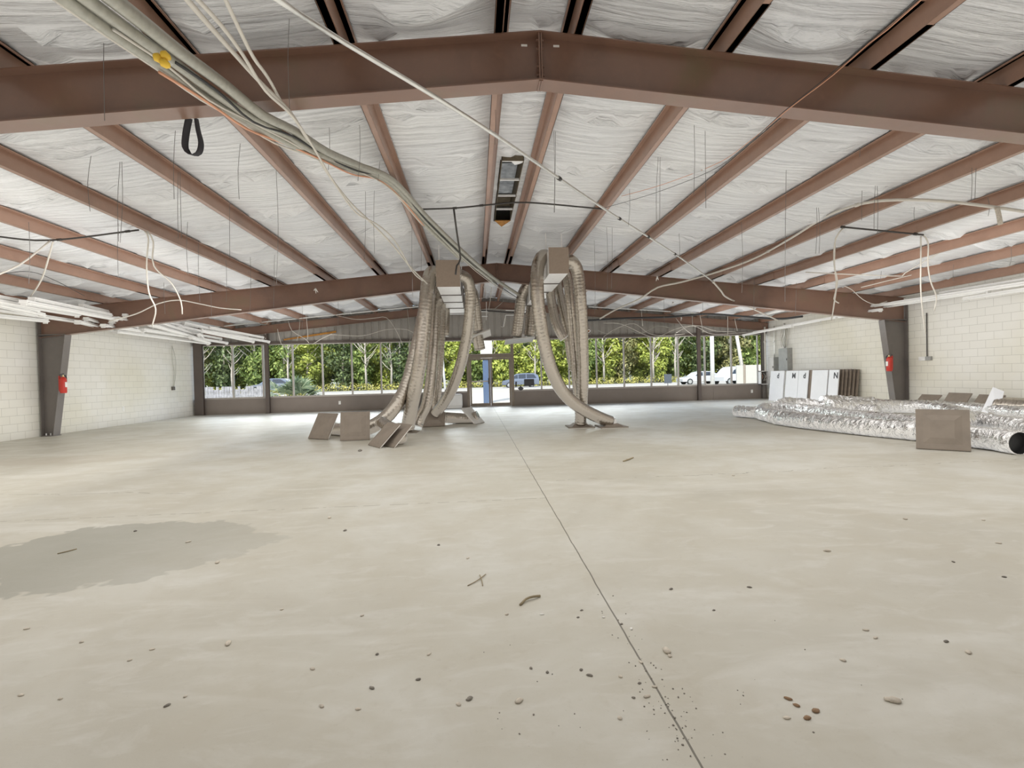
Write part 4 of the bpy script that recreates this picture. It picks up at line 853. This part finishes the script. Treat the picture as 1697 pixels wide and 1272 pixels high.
polething('utility_pole', 'tall white pole between the two parked white cars', 'pole', 1181, 630, 44, .19, 10, 'pole_white')
polething('utility_pole', 'leaning pale wooden pole behind the white enclosure', 'pole', 1233, 605, 60, .22, 9, 'pole_wood', -1.4)
polething('utility_pole', 'slim pale post seen between the two legs of duct loop', 'pole', 919, 640, 40, .08, 1.6, 'pole_white')
# white pillar with blue wrap
c = at(807, 640, Y=27)
t = thing('wrapped_pillar', 'square white pillar with blue lower wrap outside the doors', 'pillar', (c.x, 27, GZ), kind='thing')
m = MB(); m.bb((c.x-.20, 26.8, GZ), (c.x+.20, 27.2, 2.25)); m.build('blue_wrap', 'blue_wrap', t)
m = MB(); m.bb((c.x-.30, 26.7, 2.25), (c.x+.32, 27.3, 6)); m.build('upper_shaft', 'pole_white', t)
# white enclosure
a = at(1221, 636, Y=38); b = at(1262, 604, Y=38)
t = thing('white_enclosure', 'white panel enclosure outside the electrical corner', 'enclosure', (a.x, 38, GZ))
m = MB(); m.bb((a.x, 38, GZ), (a.x+.55, 38.1, b.z)); m.build('side_panel', 'enclosure_white', t)
m = MB(); m.bb((a.x+.75, 38, GZ), (b.x+3, 38.1, b.z)); m.build('front_panel', 'enclosure_white', t)
m = MB(); m.bb((a.x+.55, 37.97, GZ), (a.x+.72, 38.1, b.z+.05)); m.build('post', 'diffuser_back', t)
# dark sign
a = at(1101, 636, Y=42); b = at(1113, 619.5, Y=42)
t = thing('lot_sign', 'dark square notice board on a thin stake in the lot', 'sign', (a.x, 42, GZ))
m = MB(); m.bb((a.x, 42, b.z-.78), (b.x, 42.04, b.z)); m.build('board', 'sign_dark', t)
m = MB(); m.cyl(((a.x+b.x)/2, 42.06, GZ), ((a.x+b.x)/2, 42.06, b.z-.1), .03, 8); m.build('stake', 'dark_metal', t)
def car(label, c, ang, prof, glass, L, W, mat, low=None):
    """side profile (x along the car, z up), built as a lofted body with tumblehome"""
    t = thing('car', label, 'car', (0,0,0)); Mx = Matrix.Translation(V(c)) @ Matrix.Rotation(ang, 4, 'Z')
    def put(m, *a, **k):
        m.v = [Mx @ p for p in m.v]; return m.build(*a, **k)
    n = len(prof); m = MB(); vs = []
    for s, in ((-1,), (1,)):
        for x, z in prof: vs.append((x*L, s*W/2*(1-.14*max(0, z-.9)/.7), z))
    fs = [tuple(range(n)), tuple(range(2*n-1, n-1, -1))] + [(i, n+i, n+(i+1) % n, (i+1) % n) for i in range(n)]
    m.add(vs, fs); put(m, 'body', mat, t)
    for gp in glass:
        m = MB(); q = []
        for s in (-1, 1):
            for x, z in gp: q.append((x*L, s*(W/2*(1-.14*max(0, z-.9)/.7)+.012), z))
        k = len(gp); m.add(q, [tuple(range(k)), tuple(range(2*k-1, k-1, -1))]); put(m, 'side_window', 'car_glass', t)
    for x in (.18, .80):
        for s in (-1, 1):
            m = MB(); m.cyl((x*L, s*(W/2-.18), .32), (x*L, s*(W/2+.015), .32), .33, 20); w = put(m, 'wheel', 'tire', t)
            m = MB(); m.cyl((x*L, s*(W/2+.005), .32), (x*L, s*(W/2+.022), .32), .21, 14); m.v = [Mx @ p for p in m.v]; m.build('rim', 'rim', w)
    m = MB(); m.box((.965*L, 0, .85), (.05*L, W*.9, .14)); put(m, 'tail_lights', 'tail_red', t)
    return t
van = [(0,.35),(0,.72),(.03,.86),(.20,1.02),(.30,1.45),(.40,1.68),(.60,1.74),(.88,1.70),(.97,1.45),(1,.95),(1,.35)]
gl = [[(.27,1.08),(.34,1.45),(.42,1.58),(.42,1.08)], [(.44,1.08),(.44,1.60),(.64,1.62),(.64,1.08)], [(.66,1.08),(.66,1.62),(.86,1.58),(.93,1.10)]]
p = at(832, 641.5, Z=GZ+.0); yv = 62.0; xa = at(832, 640, Y=yv).x
car('silver-blue minivan parked outside the window by the doors', (xa, yv, GZ), 0, van, gl, 4.55, 1.85, 'car_silver')
sed = [(0,.32),(0,.62),(.04,.74),(.26,.92),(.38,1.30),(.50,1.42),(.70,1.40),(.86,1.10),(.98,1.0),(1,.6),(1,.32)]
gs = [[(.31,.94),(.40,1.27),(.50,1.34),(.50,.94)], [(.52,.94),(.52,1.35),(.68,1.33),(.80,1.02),(.80,.96)]]
yv = 54; xa = at(1126, 636, Y=yv).x
car('white sedan parked outside, half hidden by the storefront post', (xa, yv, GZ), 0, sed, gs, 4.6, 1.8, 'car_white')
yv = 50; xa = at(1188, 636, Y=yv).x
car('white hatchback seen from behind next to the white pole', (xa, yv, GZ), .35, [(a, b*1.06) for a, b in van], gl, 4.4, 1.85, 'car_white')
yv = 50; xa = at(415, 640, Y=yv).x
car('pale car just showing above the weathered fence', (xa, yv, GZ+.35), 0, sed, gs, 4.6, 1.8, 'car_silver')
# ================================================================== FLOOR DEBRIS
def chip(label, px, py, s, mat, grp, el=1.0, seed=0):
    c = at(px, py, Z=0); m = MB(); rr = random.Random(seed); n = 9; rings = []
    ang = rr.uniform(0, 6.28); u = V((math.cos(ang), math.sin(ang), 0)); w = V((-u.y, u.x, 0))
    for j, (zz, k) in enumerate(((0, .75), (.25, 1.0), (.55, .8), (.75, .35))):
        for i in range(n):
            a = 2*math.pi*i/n; q = k*s*(1+.35*noise.noise(V((math.cos(a)*1.7+seed*3.1, math.sin(a)*1.7, j*.8))))
            rings.append(c + u*(q*math.cos(a)*el) + w*(q*math.sin(a)*.75) + V((0, 0, zz*s*(1+.3*noise.noise(V((a, seed, j))))*.75)))
    fs = [tuple(range(n-1, -1, -1)), tuple(range(3*n, 4*n))] + [(j*n+i, j*n+(i+1) % n, (j+1)*n+(i+1) % n, (j+1)*n+i) for j in range(3) for i in range(n)]
    m.add(rings, fs); return tag(m.build('concrete_chip', mat, None, True), label, 'debris chip', grp)
chip('curled pale chip with brown inside, alone near the lower frame edge', 860, 1162, .017, 'chip', 'larger floor chips', 1.2, 1)
chip('largest pale folded chip on the silver-duct side of the joint', 1480, 1161, .024, 'chip', 'larger floor chips', 1.3, 2)
chip('pale flat flake beside the saw-cut joint', 1105, 1079, .022, 'chip', 'larger floor chips', 1.3, 3)
chip('small flake just below the pale flat one at the joint', 1110, 1087, .012, 'chip', 'larger floor chips', 1.2, 4)
chip('brown crumb close to the curled pale chip', 778, 1158, .014, 'chip_dark', 'larger floor chips', 1.2, 5)
chip('pale crumb on the clean slab below the damp patch', 378, 1066, .018, 'chip', 'larger floor chips', 1.5, 6)
chip('dark crumb past the edge of the damp patch', 546, 858, .022, 'chip', 'larger floor chips', 1, 7)
chip('dark speck beside the far pale crumb', 572, 879, .018, 'chip_dark', 'larger floor chips', 1, 8)
for i, (x, y, s, mt) in enumerate([(616,1140,.011,'chip_dark'),(277,1169,.011,'chip_dark'),(35,1152,.011,'chip'),(100,1158,.01,'chip'),(307,1154,.009,'chip'),(518,1108,.011,'chip'),(625,1084,.01,'chip_dark'),(711,1084,.01,'chip'),(600,1020,.012,'chip'),(467,1010,.01,'chip'),(44,1042,.012,'chip'),(135,1064,.012,'chip'),(215,1094,.01,'chip'),(252,1076,.01,'chip'),(693,1126,.011,'chip_dark'),(840,1018,.012,'chip'),(727,903,.014,'chip_dark'),(775,925,.012,'chip'),(1030,1034,.009,'chip_dark'),(1046,1042,.010,'tag_white'),(1371,913,.022,'chip'),(1397,1094,.013,'chip'),(1605,1081,.015,'chip'),(1072,1154,.012,'chip'),(1050,1156,.008,'chip_dark'),(1027,1190,.011,'chip'),(1306,1158,.012,'chip_brown'),(1320,1169,.012,'chip_brown'),(1338,1190,.014,'chip_brown'),(1352,1178,.015,'chip_brown'),(1304,1190,.011,'chip'),(1062,1097,.010,'chip'),(1085,1138,.009,'chip'),(1112,976,.012,'chip_dark'),(1242,973,.012,'chip_dark'),(1183,1011,.01,'chip_dark'),(1435,1044,.012,'chip'),(1451,1057,.011,'chip'),(1568,1063,.012,'chip_dark'),(1580,931,.012,'chip_dark'),(1500,860,.02,'chip'),(1630,862,.014,'chip'),(1655,900,.014,'chip'),(1664,956,.012,'chip_dark'),(898,1018,.01,'tag_white'),(1000,1023,.01,'tag_white'),(964,1011,.009,'chip_dark'),(958,1023,.009,'chip_dark'),(907,1114,.009,'chip_dark'),(963,1110,.01,'chip_dark'),(977,1119,.011,'chip_dark'),(1028,1121,.01,'chip'),(1060,1132,.009,'chip_dark'),(880,1107,.009,'chip_dark'),(760,1167,.011,'chip'),(593,1175,.01,'chip'),(533,1170,.011,'chip'),(224,880,.018,'chip_dark'),(360,932,.02,'chip'),(312,898,.018,'chip'),(597,747,.05,'chip_dark'),(623,706,.05,'chip_dark'),(1040,762,.03,'chip_dark'),(1215,788,.02,'chip')]):
    chip('small crumb of concrete scattered on the bare floor', x, y, s, mt, 'small floor crumbs', random.uniform(.9,1.4), 20+i)
def twig(label, pts, r=.004, mat='twig'):
    p = [at(x, y, Z=z) for x, y, z in pts]; m = MB(); m.tube(spline(p, .02), r, 6); tag(m.build('twig', mat, None, True), label, 'twig', 'dry twigs on the floor')
twig('bent dry leaf blade lying before the saw-cut joint', [(862,1002,.004),(872,992,.012),(884,988,.014),(895,987,.006)], .007, 'twig')
twig('thin dry straw lying past the damp patch', [(775,970,.003),(790,962,.006),(805,951,.006)], .003)
twig('second thin straw crossing the first one', [(795,952,.003),(798,960,.006),(800,970,.003)], .003)
twig('faint dry straw lying on the damp patch', [(95,917,.003),(112,913,.005),(127,909,.003)], .004)
twig('faint twig far out between the duct loop and tan panel', [(1033,764,.006),(1041,761,.012),(1049,758,.006)], .012)
m = MB(); rr = random.Random(4)
for k in range(110):
    y = 1.55 + abs(rr.gauss(0, .5)); x = .69 + rr.gauss(0, .05) if k < 80 else rr.uniform(0, 1.6); s = rr.uniform(.001, .0028)
    if k >= 80: y = rr.uniform(1.6, 2.4)
    m.box((x, y, s*.5), (s*2*rr.uniform(.6,1.4), s*2*rr.uniform(.6,1.4), s), Matrix.Rotation(rr.uniform(0,3), 3, 'Z'))
tag(m.build('grit', 'chip_dark'), 'fine dark grit strewn along the saw-cut joint', 'grit', kind='stuff')
# ================================================================== LIGHT
w = bpy.data.worlds.new('World'); bpy.context.scene.world = w; w.use_nodes = True
nt = w.node_tree; bg = nt.nodes['Background']; sk = nt.nodes.new('ShaderNodeTexSky'); sk.sky_type = 'NISHITA'; sk.sun_disc = False; sk.sun_elevation = math.radians(48); sk.sun_rotation = math.radians(195); sk.air_density = 1; sk.dust_density = 1.2
nt.links.new(sk.outputs[0], bg.inputs[0]); bg.inputs[1].default_value = .22
def light(name, typ, loc, rot, energy, col=(1,1,1), **k):
    l = bpy.data.lights.new(name, typ); l.energy = energy; l.color = col
    for a, b in k.items(): setattr(l, a, b)
    o = bpy.data.objects.new(name, l); o.location = loc; o.rotation_euler = rot; C.objects.link(o); return o
light('sun', 'SUN', (0,-30,40), (math.radians(42), 0, math.radians(-18)), 2.9, (1,.95,.86), angle=math.radians(1))
# added soft second sun, standing in for sky light through the storefront
light('sky_glow_fill', 'SUN', (0, 60, 30), (math.radians(-71), 0, math.radians(4)), 2.3, (1,.99,.97), angle=math.radians(42))
# added upward fill light just above the slab, imitating bounced daylight
light('slab_bounce_fill', 'AREA', (.7, 7.4, .012), (math.pi, 0, 0), 520, (.985,.99,1), shape='RECTANGLE', size=23.6, size_y=27)
# added fill lights facing the two block walls, no fixtures there
light('wall_fill', 'AREA', (8.3, 7.5, 2.35), (0, math.radians(-82), 0), 165, (1,.995,.985), shape='RECTANGLE', size=1.2, size_y=26)
light('wall_fill', 'AREA', (-5.2, 7.5, 2.3), (0, math.radians(78), 0), 185, (1,.995,.985), shape='RECTANGLE', size=1.2, size_y=26)
light('floor_fill', 'AREA', (.7, 6.0, 3.1), (0, 0, 0), 205, (1,.99,.97), shape='RECTANGLE', size=15, size_y=7.4)  # added downward fill to brighten the floor; no lamp hangs here
# added overhead fill light behind the camera, no known lamp there
light('rear_fill', 'AREA', (.7, -3.6, 3.15), (math.radians(18), 0, 0), 45, (1,.985,.95), shape='RECTANGLE', size=21, size_y=5)
# ================================================================== CAMERA
cam = bpy.data.cameras.new('camera'); cam.sensor_fit = 'HORIZONTAL'; cam.sensor_width = 36; cam.lens = FPX/1697*36; cam.clip_start = .05; cam.clip_end = 500
co = bpy.data.objects.new('camera', cam); C.objects.link(co)
co.matrix_world = Matrix.Translation(EYE) @ Matrix((RGT, UPV, -FWD)).transposed().to_4x4()
sc = bpy.context.scene; sc.camera = co
vs_ = sc.view_settings; vs_.view_transform = 'Standard'; vs_.look = 'None'; vs_.gamma = 1; vs_.use_curve_mapping = False; vs_.exposure = 0.74
sc.cycles.max_bounces = 7; sc.cycles.diffuse_bounces = 4; sc.cycles.glossy_bounces = 3; sc.cycles.transparent_max_bounces = 10; sc.cycles.use_denoising = True; sc.cycles.sample_clamp_indirect = 8
